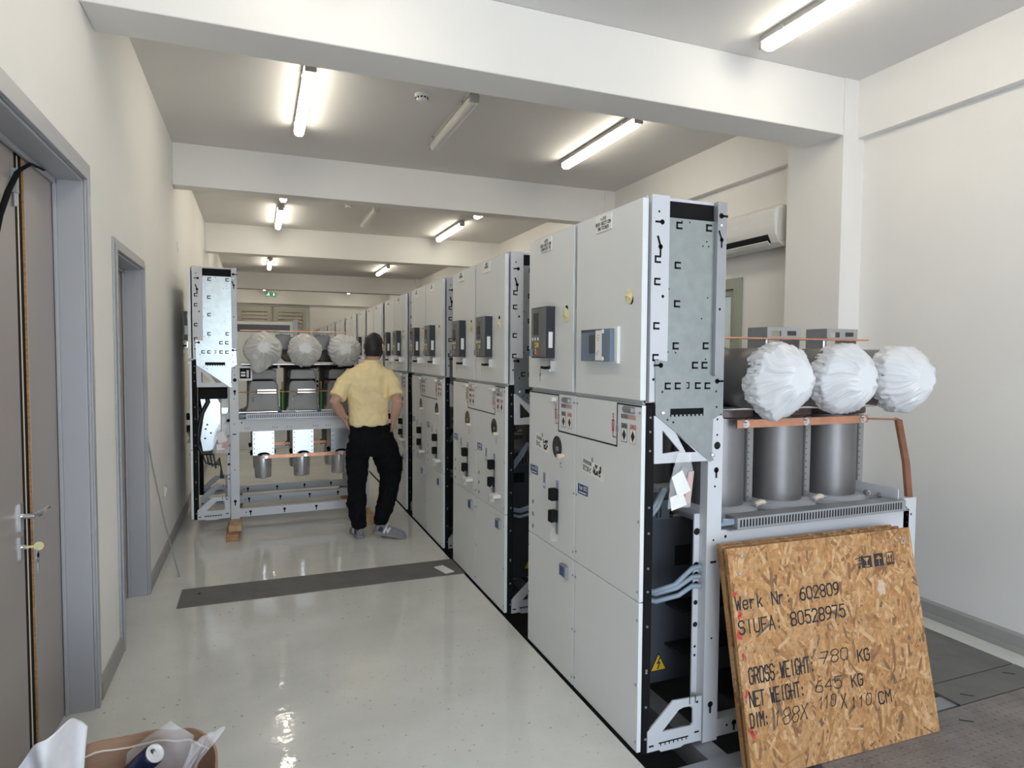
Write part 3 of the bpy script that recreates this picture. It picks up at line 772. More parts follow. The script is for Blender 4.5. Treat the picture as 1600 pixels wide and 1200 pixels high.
def instrument_door(root, yb, kind, label):
    d = MB().box(-.028, 0, yb + (.006 if yb < .1 else .024), yb + .592, 1.512, 2.346).build('instrument_door', M['panel'], root, bevel=.003)
    fn = lambda u, v, dd: (-.0284 - dd, yb + .6 - u, v)     # u to the viewer's right
    # engraved plate
    b = MB()
    zc = 2.30
    uL = .6 - .355
    if kind == 'meter': uL = .6 - .325
    patch(b, rect(uL - .07, uL + .07, zc - .036, zc + .036), fn, .005, 0)
    f2 = lambda u, v, dd: (-.0336 - dd, yb + .6 - u, v)
    for k, line in enumerate(label):
        hh = .0135; ww = .0125
        text(b, line, f2, uL - ww * len(line) / 2 + .002, zc + .014 - k * .021, hh, ww, .0026, 1)
    b.build('label_plate', [M['paper'], M['ink']], d)
    # open lock hole half covered by tape
    b = MB()
    uh = .6 - (.085 if kind == 'meter' else .10); zh = 1.935
    patch(b, circ(uh, zh, .016, 16, .02), fn, .0006, 1)
    sd = {'meter': -1, 'left': 1, 'std': 1}[kind]
    pts = []
    rnd = random.Random(int(yb * 100) + len(label[0]))
    for k in range(10):
        a = 2 * PI * k / 10
        r = .022 * (1 + rnd.uniform(-.25, .35))
        pts.append((uh + (.004 if sd > 0 else -.012) + r * math.cos(a) * 1.3, zh - (.03 if sd > 0 else -.02) + r * 1.35 * math.sin(a)))
    n = len(pts)
    cu = sum(p[0] for p in pts) / n; cv = sum(p[1] for p in pts) / n
    vs = [fn(u, v, .002 + .006 * (i % 2)) for i, (u, v) in enumerate(pts)] + [fn(cu, cv, .012)]
    vs += [fn(u, v, .0008) for u, v in pts]
    b.add(vs, [(i, (i + 1) % n, n) for i in range(n)] + [(i, (i + 1) % n, n + 1 + (i + 1) % n, n + 1 + i) for i in range(n)], 0)
    b.build('tape_patch', [M['tape'], M['hole']], d)
    if kind == 'meter':
        y0, y1, z0, z1 = yb + .185, yb + .470, 1.672, 1.818
        b = MB(); b.box(-.042, -.0281, y0 - .012, y1 + .004, z0 - .008, z1 + .008, 0)
        b.box(-.064, -.0425, y0 + .012, y1, z0, z1, 1)
        b.box(-.0648, -.0641, y0 + .125, y0 + .205, z0 + .035, z1 - .025, 2); b.box(-.0652, -.0641, y0 + .075, y1 - .002, z1 - .012, z1 - .001, 2)
        b.box(-.0665, -.0645, y0 + .085, y0 + .14, z0 + .004, z1 - .006, 3)
        f3 = lambda u, v, dd: (-.0666 - dd, y0 + .135 - u, z0 + v)
        for k, (u0, v0, u1, v1) in enumerate(((.008, .115, .032, .119), (.008, .104, .03, .108), (.012, .094, .027, .098), (.005, .035, .03, .05), (.004, .028, .018, .034))):
            stroke(b, [(u0, v0), (u1, v1)], f3, .002, 4)
        for zz in (z0 + .012, z1 - .012):
            b.tube((-.0635, y0 + .075, zz), (-.069, y0 + .075, zz), .009, n=12, mi=3)
        b.build('meter_box', [M['paper'], M['clearblue'], M['slate'], M['paper'], M['red']], d, bevel=.002)
    else:
        y0, y1, z0, z1 = yb + .238, yb + .438, 1.682, 1.958
        b = MB()
        b.box(-.078, -.0281, y0, y1, z0, z1, 0)
        b.box(-.0815, -.0782, y0 + .005, y0 + .066, z0 + .006, z1 - .006, 1)
        b.box(-.0815, -.0782, y0 + .072, y1 - .004, z0 + .006, z1 - .006, 1)
        f3 = lambda u, v, dd: (-.0818 - dd, y1 - u, z0 + v)
        patch(b, rect(.034, .104, .125, .245), f3, .0006, 2)
        patch(b, rect(.038, .100, .16, .21), f3, .0010, 0)
        for u in (.025, .06, .098): patch(b, circ(u, .104, .010, 10), f3, .001, 3)
        for v in (.02, .038, .056, .074):
            patch(b, rect(.055, .072, v, v + .012), f3, .001, 4)
        patch(b, rect(.078, .104, .06, .085), f3, .001, 4); patch(b, rect(.078, .104, .042, .056), f3, .001, 5); patch(b, rect(.078, .104, .016, .038), f3, .001, 6)
        patch(b, rect(.036, .050, .016, .034), f3, .001, 0)
        f4 = lambda u, v, dd: (-.078 + u, y0 - .0002 - dd, z0 + v)
        patch(b, rect(.012, .036, .055, .14), f4, .0008, 3)
        b.box(-.095, -.0816, y1 - .028, y1 - .006, z0 + .01, z0 + .05, 7)
        b.build('protection_relay', [M['relay'], M['relayface'], M['screen'], M['paper'], M['yellow'], M['green'], M['red'], M['clearblue']], d, bevel=.0015)
        b = MB()
        b.box(-.05, -.0281, yb + .245, yb + .267, 1.612, 1.668, 0)
        b.path([(-.05, yb + .256, 1.632), (-.075, yb + .262, 1.63), (-.078, yb + .30, 1.632)], .008, 8, 1)
        b.path([(-.078, yb + .30, 1.632), (-.08, yb + .312, 1.625), (-.08, yb + .31, 1.60)], .002, 6, 0)
        b.prism(circ(yb + .31, 1.592, .009, 10), 'x', -.081, -.079, 0); b.box(-.081, -.079, yb + .306, yb + .313, 1.555, 1.588, 0)
        b.build('lock', [M['chrome'], M['black']], d, smooth=40)
    return d

def mechanism_cover(root, yb, side, kind):
    d = MB().box(-.02, 0, yb + .004, yb + .596, .659, 1.492).build('mechanism_cover', M['panel'], root, bevel=.0025)
    fn = lambda u, v, dd: (-.0203 - dd, yb + .6 - u, v)
    b = MB()
    if side == 'L': P = [(.008, 1.487), (.4, 1.487), (.4, 1.297), (.596, 1.297)]
    else: P = [(.004, 1.297), (.4, 1.297), (.4, 1.487), (.592, 1.487)]
    stroke(b, P, fn, .0075)
    b.build('black_outline', M['ink'], d)
    # spring handle, labels and the two actuating openings
    b = MB()
    patch(b, rect(.45, .545, 1.452, 1.48), fn, .001, 0)
    b.box(-.034, -.0212, yb + .07, yb + .14, 1.458, 1.474, 0)
    patch(b, rect(.432, .488, 1.425, 1.444), fn, .0006, 1); patch(b, rect(.488, .552, 1.425, 1.444), fn, .0006, 2)
    for u, c in ((.435, 1), (.505, 2)):
        patch(b, rect(u, u + .05, 1.322, 1.405), fn, .0005, c); patch(b, rect(u + .004, u + .046, 1.326, 1.382), fn, .0008, 3)
        patch(b, [(u + .025, 1.38), (u + .04, 1.354), (u + .025, 1.328), (u + .010, 1.354)], fn, .0012, 4)
        stroke(b, [(u + .008, 1.388), (u + .025, 1.397), (u + .042, 1.388)], fn, .004, 4 if c == 1 else 5)
    b.build('actuator_label', [M['zinc'], M['grey'], M['pink'], M['paper'], M['ink'], M['red']], d)
    b = MB()
    stroke(b, [(.365, 1.43), (.365, 1.335), (.39, 1.335)], fn, .005); stroke(b, [(.355, 1.408), (.375, 1.408)], fn, .006); patch(b, circ(.365, 1.437, .005, 8), fn)
    patch(b, circ(.365, 1.425, .0045, 8), fn)
    stroke(b, [(.355, 1.40), (.36, 1.36)], fn, .004); stroke(b, [(.375, 1.40), (.37, 1.36)], fn, .004)
    patch(b, circ(.402, 1.375, .010, 12, .02), fn, .003, 1)
    b.build('mimic_diagram', [M['red'], M['steel']], d)
    for u, v in ((.585, .70), (.585, 1.0), (.016, .71), (.016, 1.0), (.016, 1.46), (.583, 1.46)):
        MB().lathe([(.006, 0), (.006, -.003), (.003, -.0045)], (-.0203, yb + .6 - u, v), 10, 'x').build('bolt', M['zinc'], d, smooth=40)
    # blue GIS sign
    b = MB(); su = .03
    patch(b, rect(su, su + .105, 1.012, 1.062), fn, .0006, 0)
    f2 = lambda u, v, dd: (-.0211 - dd, yb + .6 - u, v)
    text(b, 'blue GIS', f2, su + .006, 1.036, .02, .0115, .0024, 1)
    for q in range(4): stroke(b, [(su + .014 + q * .02, 1.022), (su + .028 + q * .02, 1.022)], f2, .005, 1)
    b.build('blue_sign', [M['signblue'], M['paper']], d)
    plain = (kind == 'bus' and side == 'R')
    # paper seal label stuck on askew
    if kind == 'bus':
        b = MB()
        if side == 'L': cu, cv, w_, h_, a = .19, 1.205, .20, .075, -.12
        else: cu, cv, w_, h_, a = .175, 1.158, .235, .072, -.10
        ca, sa = math.cos(a), math.sin(a)
        R = lambda u, v: (cu + u * ca - v * sa, cv + u * sa + v * ca)
        patch(b, [R(-w_ / 2, h_ / 2), R(-w_ * .42, 0), R(-w_ * .45, -h_ / 2), R(w_ / 2, -h_ / 2), R(w_ * .46, 0), R(w_ * .3, h_ * .45), R(0, h_ / 2)], fn, .0006, 0)
        f2 = lambda u, v, dd: fn(*R(u, v), dd + .0008)
        rnd = random.Random(3 if side == 'L' else 4)
        patch(b, rect(-w_ * .4, -w_ * .04, h_ * .12, h_ * .36), f2, .0004, 1)
        for k in range(7):
            patch(b, rect(-w_ * .4 + k * w_ * .05, -w_ * .385 + k * w_ * .05, h_ * .15, h_ * .33), f2, .0008, 0)
        for r_ in range(4):
            x = -w_ * .38
            while x < -w_ * .06:
                l = rnd.uniform(.01, .03)
                stroke(b, [(x, -h_ * .05 - r_ * h_ * .1), (min(x + l, -w_ * .05), -h_ * .05 - r_ * h_ * .1)], f2, .004, 1); x += l + rnd.uniform(.004, .03)
        for k in range(26):
            u, v = rnd.uniform(.01, w_ * .34), rnd.uniform(-h_ * .36, h_ * .26)
            patch(b, rect(u, u + rnd.uniform(.006, .016), v, v + rnd.uniform(.006, .014)), f2, .0004 + k * 1e-6, 1)
        patch(b, circ(-.002, h_ * .58, .009, 12, .013), f2, .0012, 2)
        b.build('seal_label', [M['paper'], M['ink'], M['steel']], d)
    if not plain:
        # round viewing window with a knob
        ou, ov = (.385, 1.208)
        b = MB(); patch(b, circ(ou, ov, .058, 28, .060), fn, .0008, 0); patch(b, circ(ou, ov, .05, 28, .052), fn, .0012, 1)
        patch(b, rect(ou - .012, ou + .02, ov - .02, ov + .004), fn, .0018, 2); patch(b, rect(ou - .004, ou + .008, ov - .04, ov - .024), fn, .0018, 3)
        b.build('viewing_window', [M['ink'], M['screen'], M['cast'], M['blue']], d)
        b = MB(); b.tube((-.02, yb + .6 - .462, 1.172), (-.055, yb + .6 - .462, 1.172), .011, .013, 16)
        b.build('knob', M['cream'], d, smooth=40)
        b = MB(); patch(b, circ(.43, 1.128, .007, 10), fn); text(b, 'I O', fn, .415, 1.105, .01, .01, .0015)
        b.build('printed_mark', M['grey'], d)
        # keyed slots and rotary switch handles
        b = MB(); patch(b, rect(.21, .24, .955, 1.045), fn, .001, 0); stroke(b, [(.225, 1.03), (.225, .99)], (lambda u, v, dd: fn(u, v, dd + .001)), .003, 2); patch(b, circ(.225, .977, .009, 12), (lambda u, v, dd: fn(u, v, dd + .001)), .0008, 1)
        b.build('switch_label', [M['paleblue'], M['paper'], M['ink']], d)
        b = MB(); patch(b, rect(.378, .41, .985, 1.03), fn, .001, 0); patch(b, rect(.378, .41, .74, .985), fn, .0008, 3)
        b.build('switch_slot', [M['paleblue'], M['paper'], M['ink'], M['steel']], d)
        for z in (.955, .838):
            b = MB(); y = yb + .6 - .385
            b.box(-.062, -.021, y - .022, y + .024, z - .032, z + .032)
            b.build('switch_handle', M['black'], d, bevel=.005)
        for v in (.847, .775, .704):
            b = MB(); patch(b, rect(.06, .078, v - .012, v + .012), fn, .0012); b.build('indicator_flag', M['grey'], d)
        # strip of film hanging from the lower switch
        b = MB(); rows = []
        for i in range(9):
            t = i / 8
            rows.append([(-.03 - .018 * math.sin(t * 5 + j) - .012 * (j % 2), yb + .6 - .385 + (j - 2) * .009 * (1 + .8 * math.sin(t * 3.2)), .83 - t * .13) for j in range(5)])
        vs = [p for r in rows for p in r]
        b.add(vs, [(i * 5 + j, i * 5 + j + 1, i * 5 + j + 6, i * 5 + j + 5) for i in range(8) for j in range(4)])
        if kind == 'std':
            pass
        b.build('film_strip', M['clear' if kind == 'bus' else 'bagthin'], d, smooth=True)
    if kind == 'bus' and side == 'L':
        b = MB(); b.box(-.05, -.021, yb + .225, yb + .275, 1.452, 1.475); b.build('pull_tab', M['plastic'], d, bevel=.004)
    if kind == 'std':
        b = MB(); b.box(-.05, -.021, yb + .18, yb + .26, 1.455, 1.475); b.box(-.075, -.021, yb + .07, yb + .16, .752, .775)
        b.build('pull_tab', M['plastic'], d, bevel=.004)
    return d

def cable_cover(root, yb, kind, lcd):
    d = MB().box(-.02, 0, yb + .004, yb + .596, .008, .655).build('cable_cover', M['panel'], root, bevel=.0025)
    for u, v in ((.585, .05), (.585, .3), (.585, .58), (.016, .06), (.016, .3), (.016, .58)):
        MB().lathe([(.006, 0), (.006, -.003), (.003, -.0045)], (-.0203, yb + .6 - u, v), 10, 'x').build('bolt', M['zinc'], d, smooth=40)
    if lcd:
        y = yb + .095
        b = MB(); b.box(-.038, -.0203, y - .03, y + .045, .545, .605, 0); b.box(-.039, -.0383, y - .012, y + .04, .55, .598, 1); b.box(-.03, -.021, y - .02, y + .02, .6055, .612, 2)
        b.build('voltage_indicator', [M['steel'], M['signblue'], M['zinc']], d, bevel=.0015)
    return d

def make_unit(kind, labels, rear, panels=2, inner=True):
    """one bolted pair of panels: fronts face -x, side with the open frame faces -y"""
    root = empty('switchgear_cabinet')
    W_ = .6 * panels
    for k in range(panels):
        yb = .6 * k; side = 'R' if k == 0 else 'L'
        instrument_door(root, yb, 'meter' if (kind == 'bus' and k == 0) else ('left' if k else 'std'), labels[k])
        mechanism_cover(root, yb, side, kind)
        cable_cover(root, yb, kind, not (kind == 'bus' and k == 0))
    # instrument compartment
    b = MB()
    b.box(.004, .39, .03, W_ - .002, 2.35, 2.362); b.box(.378, .39, .03, W_ - .002, 1.51, 2.35); b.box(.004, .378, .03, W_ - .002, 1.50, 1.511)
    b.box(.02, .378, W_ - .012, W_ - .002, 1.511, 2.35); b.box(.0, .012, .03, W_ - .002, 1.493, 1.511)
    b.build('instrument_compartment', M['white'], root)
    b = MB(); b.box(.02, .37, .05, W_ - .02, 2.29, 2.345); b.box(.09, .35, .028, .05, 2.282, 2.348)
    b.build('opening_shade_block', M['black'], root)  # black block painting the shade inside the open top of the compartment
    fs = lambda u, v, d: (u, -.0003 - d, v)
    b = MB()
    b.plate(rect(.012, .098, 1.505, 2.362), [], 'y', 0, .028, 0); b.box(.012, .024, .028, .05, 1.505, 2.362, 0)
    patch(b, circ(.046, 2.294, .005, 10), fs, .0006, 1); keyhole(b, .062, 2.252, fs, .011, 180); 
    keyhole(b, .055, 2.15, fs, .011, -90, .035); stroke(b, [(.055, 2.15), (.042, 2.19)], fs, .010, 1)
    for u, v in ((.043, 2.098), (.042, 2.006), (.041, 1.823), (.039, 1.691)): cmark(b, u, v, fs)
    patch(b, circ(.07, 1.946, .007, 10), fs, .0006, 1); patch(b, circ(.03, 1.60, .006, 10), fs, .0006, 1)
    b.build('corner_post', [M['white'], M['hole']], root, bevel=.0015)
    b = MB()
    b.plate(rect(.344, .392, 1.44, 2.362), [], 'y', 0, .028, 0)
    keyhole(b, .362, 2.302, fs, .012, 0); keyhole(b, .366, 2.20, fs, .010, -90, .03); stroke(b, [(.366, 2.20), (.352, 2.235)], fs, .009, 1)
    patch(b, circ(.363, 1.902, .006, 10), fs, .0006, 1); patch(b, circ(.364, 2.262, .006, 10), fs, .0006, 2)
    b.build('corner_post', [M['steel'], M['hole'], M['paper']], root, bevel=.0015)
    f2 = lambda u, v, d: (u, .0157 - d, v)
    b = MB(); b.box(.098, .344, .016, .026, 1.50, 2.278, 0)
    for u, v in ((.158, 2.248), (.311, 2.249), (.153, 2.081), (.153, 1.919), (.15, 1.741), (.251, 1.659), (.301, 1.659), (.305, 1.743)): cmark(b, u, v, f2)
    for u, v in ((.106, 2.268), (.17, 2.266), (.21, 2.265), (.11, 1.98), (.3, 2.19), (.105, 1.9), (.11, 1.715), (.15, 1.712), (.305, 1.685), (.28, 1.86), (.31, 1.95), (.31, 2.17), (.28, 2.17)): patch(b, circ(u, v, .0035, 8), f2, .0006, 1)
    b.build('side_sheet', [M['galv'], M['hole']], root)
    # lower frame
    b = MB(); b.box(.0005, .042, .004, .03, .0, 1.493, 0)
    for z in (.06, .2, .35, .36, .55, .7, .8, .95, 1.06, 1.3, 1.38, 1.44): b.lathe([(.006, 0), (.004, -.004)], (.022, .004, z), 8, 'y', 1)
    b.build('front_post', [M['black'], M['grey']], root)
    b = MB(); b.box(.0005, .042, W_ - .03, W_ - .004, .0, 1.493); b.build('front_post', M['black'], root)
    b = MB()
    b.plate([(.034, 1.682), (.09, 1.676), (.38, 1.60), (.384, 1.452), (.336, 1.424), (.332, 1.262), (.346, 1.247), (.325, 1.24), (.04, 1.452)], [rect(.113, .284, 1.442, 1.476)], 'y', -.006, -.001, 0)
    fg = lambda u, v, d: (u, -.0063 - d, v)
    for u, v in ((.098, 1.572), (.148, 1.572), (.251, 1.572), (.301, 1.571)): cmark(b, u, v, fg, .011)
    stroke(b, [(.195, 1.585), (.205, 1.585), (.205, 1.562), (.195, 1.562)], fg, .005, 1)
    keyhole(b, .062, 1.659, fg, .011, 180); keyhole(b, .352, 1.59, fg, .011, 0)
    for u, v in ((.072, 1.548), (.348, 1.546), (.352, 1.478), (.129, 1.418), (.1, 1.43)): patch(b, circ(u, v, .0045, 8), fg, .0006, 1)
    for k in range(8): patch(b, rect(.118 + k * .021, .130 + k * .021, 1.4385, 1.45), fg, .001, 0)
    b.lathe([(.009, 0), (.009, -.006), (.004, -.008)], (.078, -.006, 1.459), 10, 'y', 2); b.lathe([(.010, 0), (.010, -.008), (.004, -.010)], (.335, -.006, 1.27), 10, 'y', 2)
    b.build('gusset_plate', [M['galv'], M['hole'], M['chrome']], root)
    b = MB(); b.box(.105, .295, .002, .012, 1.43, 1.49); b.build('slot_backing', M['black'], root)
    b = MB()
    b.plate([(.037, 1.447), (.041, 1.245), (.33, 1.243), (.33, 1.29), (.12, 1.44)], [[(.08, 1.386), (.082, 1.286), (.17, 1.293)], [(.145, 1.375), (.255, 1.285), (.2, 1.285)]], 'y', .0, .008, 0)
    b.box(.041, .33, .008, .04, 1.243, 1.25, 0)
    b.build('triangle_bracket', M['white'], root)
    def foot(y):
        f = lambda u, v, d: (u, y - .0002 - d, v)
        b = MB()
        b.plate([(.03, .0), (.03, .09), (.158, .204), (.31, .197), (.31, -.004), (.22, -.004), (.2, -.012), (.1, -.010), (.09, .0)], [[(.104, .078), (.19, .158), (.215, .164), (.25, .162), (.262, .152), (.264, .085), (.255, .074)]], 'y', y, y + .008, 0)
        for k in range(7): stroke(b, [(.09 + k * .022, .03), (.106 + k * .022, .03)], f, .006, 1); stroke(b, [(.098 + k * .022, .03), (.098 + k * .022, .02)], f, .005, 1)
        for u, v in ((.05, .025), (.285, .04)): stroke(b, [(u - .008, v), (u + .008, v)], f, .008, 1)
        for u in (.245, .275): stroke(b, [(u, .205), (u, .175)], f, .004, 1)
        patch(b, circ(.285, .175, .006, 8), f, .0006, 1)
        b.box(.03, .31, y + .008, y + .03, -.004, .002, 0)
        b.build('foot_bracket', [M['white'], M['hole']], root)
    for y in (.0, W_ / 2, W_ - .01): foot(y)
    def tall(y, sgn):
        b = MB(); f = lambda u, v, d: (u, y - .0002 - d, v)
        x1 = .395
        b.plate([(.318, -.02), (.396, -.02), (.396, 1.425), (.385, 1.45), (.345, 1.45), (.334, 1.42), (.318, 1.25)], [], 'y', y, y + .006, 0)
        b.box(.318, .324, y + .006, y + .05, -.02, 1.24, 0); b.box(.39, .396, y + .006, y + .05, -.02, 1.42, 0)
        for u, v in ((.363, 1.423), (.364, 1.355), (.357, 1.128), (.355, .89), (.355, .45)): patch(b, circ(u, v, .005, 8), f, .0006, 1)
        stroke(b, [(.345, .792), (.367, .792)], f, .01, 1)
        patch(b, circ(.365, 1.308, .017, 16), f, .0006, 1); keyhole(b, .363, 1.2, f, .013, -90, .03); keyhole(b, .356, .15, f, .014, -90, .035)
        b.build('frame_post', [M['white'], M['hole']], root, bevel=.0012)
    tall(.0, 1); tall(W_ - .05, -1)
    b = MB()
    for x0, x1 in ((.29, .318),):
        b.box(x0, x1, .05, .058, .12, 1.0, 0)
    f = lambda u, v, d: (u, .0498 - d, v)
    for z, r in ((.92, .016), (.77, .014), (.726, .014), (.683, .014), (.60, .011), (.50, .012), (.36, .006), (.4, .006)): patch(b, circ(.304, z, r, 12), f, .0006, 1)
    b.build('grommet_strip', [M['white'], M['hole']], root)
    # rear frame
    def rail(y, z0, z1, f_=True):
        b = MB(); b.box(.396, 1.575, y, y + .006, z0, z1, 0); b.box(.396, 1.575, y + .006, y + .05, z1 - .006, z1, 0); b.box(.396, 1.575, y + .006, y + .05, z0, z0 + .006, 0)
        return b
    for y in (0.0, W_ / 2, W_ - .05):
        b = rail(y, -.006, .072); f = lambda u, v, d: (u, y - .0002 - d, v)
        for u in (.49, .8, 1.1, 1.4): keyhole(b, u, .04, f, .013, -90, .03)
        patch(b, circ(.45, .036, .006, 8), f, .0006, 1)
        b.build('bottom_rail', [M['white'], M['hole']], root)
    b = rail(0.0, .812, .93); f = lambda u, v, d: (u, -.0002 - d, v)
    for u in (.47, .72, .85, 1.1, 1.22): 
        stroke(b, [(u - .02, .855), (u - .02, .835)], f, .003, 1); stroke(b, [(u + .02, .855), (u + .02, .835)], f, .003, 1); stroke(b, [(u, .85), (u, .84)], f, .004, 1)
    patch(b, circ(.42, .9, .007, 10), f, .0006, 1)
    b.build('cross_beam', [M['white'], M['hole']], root)
    b = rail(W_ - .05, .812, .93); b.build('cross_beam', M['white'], root)
    for y in (0.0, W_ - .05):
        b = MB(); f = lambda u, v, d: (u, y - .0002 - d, v)
        b.plate(rect(1.535, 1.625, -.02, .985), [], 'y', y, y + .006, 0); b.box(1.535, 1.541, y + .006, y + .05, -.02, .985, 0)
        for u, v in ((1.56, .9), (1.59, .9), (1.56, .86), (1.58, .5), (1.58, .2)): patch(b, circ(u, v, .006, 8), f, .0006, 1)
        b.build('rear_post', [M['white'], M['hole']], root, bevel=.0012)
    b = MB(); b.box(1.49, 1.497, .0, W_, .935, 1.035, 0); b.box(1.497, 1.56, .0, W_, .935, .942, 0)
    f = lambda u, v, d: (1.4898 - d, u, v)
    for y in (.1, .18, .26): b.lathe([(.014, 0), (.014, -.005), (.006, -.007)], (1.49, y, .985), 12, 'x', 1)
    b.build('rear_beam', [M['white'], M['steel']], root)
    if not rear:
        return root
    # slotted cable duct on the beam
    b = MB(); b.box(.46, 1.51, -.03, .05, .935, .985, 0); b.box(.42, 1.53, -.03, .06, .9302, .9345, 0)
    for k in range(58): b.box(.475 + k * .0175, .482 + k * .0175, -.0312, -.0301, .943, .976, 1)
    b.build('cable_duct', [M['steel'], M['hole']], root)
    b = MB()
    for k in range(4): b.path([(.40, .01 - k * .004, .95 + k * .009), (.44, -.004, .955 + k * .006), (.5, -.0, .958 + k * .004)], .006, 8)
    b.build('duct_cables', M['bluecable'], root, smooth=50)
    # slab the poles stand on
    b = MB(); b.box(.40, 1.49, .07, W_ - .06, .925, .94); b.build('base_sheet', M['steel' if kind != 'left' else 'cast'], root)
    for i, x in enumerate(TX):
        b = MB(); b.lathe([(.14, 0), (.14, W_ + .095)], (x, -.09, TZ), 40, 'y')
        b.lathe([(.143, 0), (.143, .02)], (x, -.105, TZ), 40, 'y'); b.lathe([(.03, 0), (.03, .07)], (x, -.175, TZ), 20, 'y'); b.lathe([(.16, 0), (.16, .03)], (x, W_ - .01, TZ), 40, 'y')
        b.build('busbar_tube', M['tube'], root, smooth=40)
    b = MB()
    b.tube((.42, .12, 1.455), (1.46, .12, 1.455), .011, n=10); b.build('tie_rod', M['chrome'], root, smooth=40)
    b = MB()
    for x0, x1 in ((.42, 1.45),): b.box(x0, x1, .16, .24, 1.782, 1.790, 0)
    for x in (.81, 1.18): b.tube((x, .2, 1.68), (x, .2, 1.782), .012, n=10, mi=1)
    b.build('tube_strap', [M['copper'], M['zinc']], root)
    for x in ((1.0, 1.40) if kind != 'left' else ()):
        b = MB(); b.plate(rect(x - .11, x + .11, 1.79, 1.848), [rect(x - .085, x - .02, 1.802, 1.83), rect(x + .02, x + .08, 1.806, 1.83)], 'y', .28, .285); b.box(x - .11, x + .11, .285, .42, 1.843, 1.848); b.box(x - .11, x - .105, .285, .42, 1.74, 1.843); b.box(x + .105, x + .11, .285, .42, 1.74, 1.843)
        b.build('support_box', M['zinc'], root)
    yc = .32
    for k in range(panels):
        yy = yc + .6 * k
        for x in TX:
            if kind == 'left' and k == 0:
                # cast voltage transformer housing: tapered body with a lid
                b = MB()
                body = [(-.165, .94), (.165, .94), (.165, 1.0), (.145, 1.03), (.14, 1.25), (.11, 1.29), (-.11, 1.29), (-.13, 1.25), (-.145, 1.03), (-.165, 1.0)]
                b.prism([(x + u, z) for u, z in body], 'y', .16, .5)
                b.build('transformer_housing', M['cast'], root, bevel=.02, seg=3)
                b = MB(); b.prism([(x - .125, 1.305), (x + .125, 1.305), (x + .115, 1.395), (x + .10, 1.405), (x - .10, 1.405), (x - .115, 1.395)], 'y', .15, .5); b.build('housing_lid', M['cast'], root, bevel=.012)
                b = MB(); b.box(x - .16, x + .14, .2, .5, 1.412, 1.462, 0); b.lathe([(.013, 0), (.013, -.006), (.004, -.006)], (x - .01, .1995, 1.437), 14, 'y', 1); b.build('terminal_block', [M['black'], M['paper']], root)
                b = MB(); b.tube((x + .185, .22, .98), (x + .185, .22, 1.20), .022, n=12, mi=0); b.tube((x + .185, .22, 1.2), (x + .185, .22, 1.28), .008, n=8, mi=1); b.build('insulating_rod', [M['green'], M['copper']], root, smooth=40)
                b = MB(); b.box(x - .05, x + .12, .135, .15, 1.195, 1.205, 0); b.box(x - .05, x + .12, .135, .15, 1.17, 1.18, 0); b.path([(x + .0, .14, 1.16), (x - .08, .14, 1.15), (x - .1, .14, 1.12), (x - .09, .14, 1.085)], .009, 8, 0); b.build('drive_lever', M['chrome'], root, smooth=40)
            else:
                b = MB(); b.lathe([(.133, .965), (.133, 1.40)], (x, yy, 0), 40); b.build('pole_housing', M['cyl'], root, smooth=40)
                b = MB(); b.box(x + .125, x + .165, yy - .075, yy - .035, .965, 1.39, 0)
                f = lambda u, v, d: (u, yy - .0752 - d, v)
                for q in range(11): patch(b, circ(x + .137, 1.0 + q * .032, .0035, 6), f, .0006, 1)
                patch(b, rect(x + .127, x + .130, .98, 1.38), f, .0003, 1)
                b.build('seam_channel', [M['cast'], M['hole']], root)
                b = MB(); b.lathe([(.20, .94), (.20, .962), (.17, .975), (.135, .975)], (x, yy, 0), 40); b.build('base_ring', M['white'], root, smooth=40)
                b = MB(); b.path([(x + .12, yy - .15, .98), (x + .14, yy - .165, .995), (x + .16, yy - .16, .99)], .014, 8, 0); b.path([(x + .10, yy - .16, .985), (x + .19, yy - .155, .985)], .006, 8, 1); b.build('gas_valve', [M['cream'], M['chrome']], root, smooth=50)
                b = MB(); b.lathe([(.165, 1.405), (.17, 1.41), (.17, 1.445), (.165, 1.45), (.1, 1.45)], (x, yy, 0), 40); b.build('pole_flange', M['brown'], root, smooth=40)
    if kind == 'left': return root
    # copper earth bar
    b = MB()
    yb_ = .125
    b.box(.58, 1.42, yb_, yb_ + .008, 1.362, 1.400, 0)
    for x in (.63, 1.0, 1.38): b.lathe([(.019, 0), (.019, -.004), (.011, -.004), (.011, -.014)], (x, yb_, 1.381), 12, 'y', 1)
    b.path([(1.415, yb_ + .004, 1.381), (1.45, yb_ + .004, 1.381), (1.50, yb_, 1.379), (1.60, yb_ - .02, 1.376)], [.019, .019, .019, .019], 4, 0, flat=.3)
    if True:
        b.path([(1.59, yb_ - .02, 1.378), (1.612, yb_ - .02, 1.372), (1.64, yb_ - .05, 1.15), (1.655, yb_ - .06, .97)], .024, 4, 0, flat=.3)
    b.build('copper_bar', [M['copper'], M['chrome']], root)
    if inner:
        b = MB(); b.box(.045, 1.5, .30, .31, .12, .92, 0); f = lambda u, v, d: (u, .2998 - d, v)
        for r_ in (rect(.37, .46, .68, .78), rect(.16, .24, .8, .87), rect(.6, .8, .5, .56)): patch(b, r_, f, .0008, 1)
        b.box(.32, 1.5, .18, .3, .50, .515, 1); b.box(.32, 1.5, .18, .3, .3, .31, 1)
        o = b.build('inner_partition', [M['slate'], M['hole']], root)
        b = MB(); f = lambda u, v, d: (u, .2985 - d, v)
        patch(b, [(.235, .175), (.335, .175), (.285, .265)], f, .0012, 1); patch(b, [(.244, .180), (.326, .180), (.285, .255)], f, .002, 0)
        stroke(b, [(.292, .238), (.279, .214), (.292, .216), (.281, .188)], (lambda u, v, d: f(u, v, d + .0022)), .006, 1, .0005)
        b.build('warning_triangle', [M['yellow'], M['ink']], o)
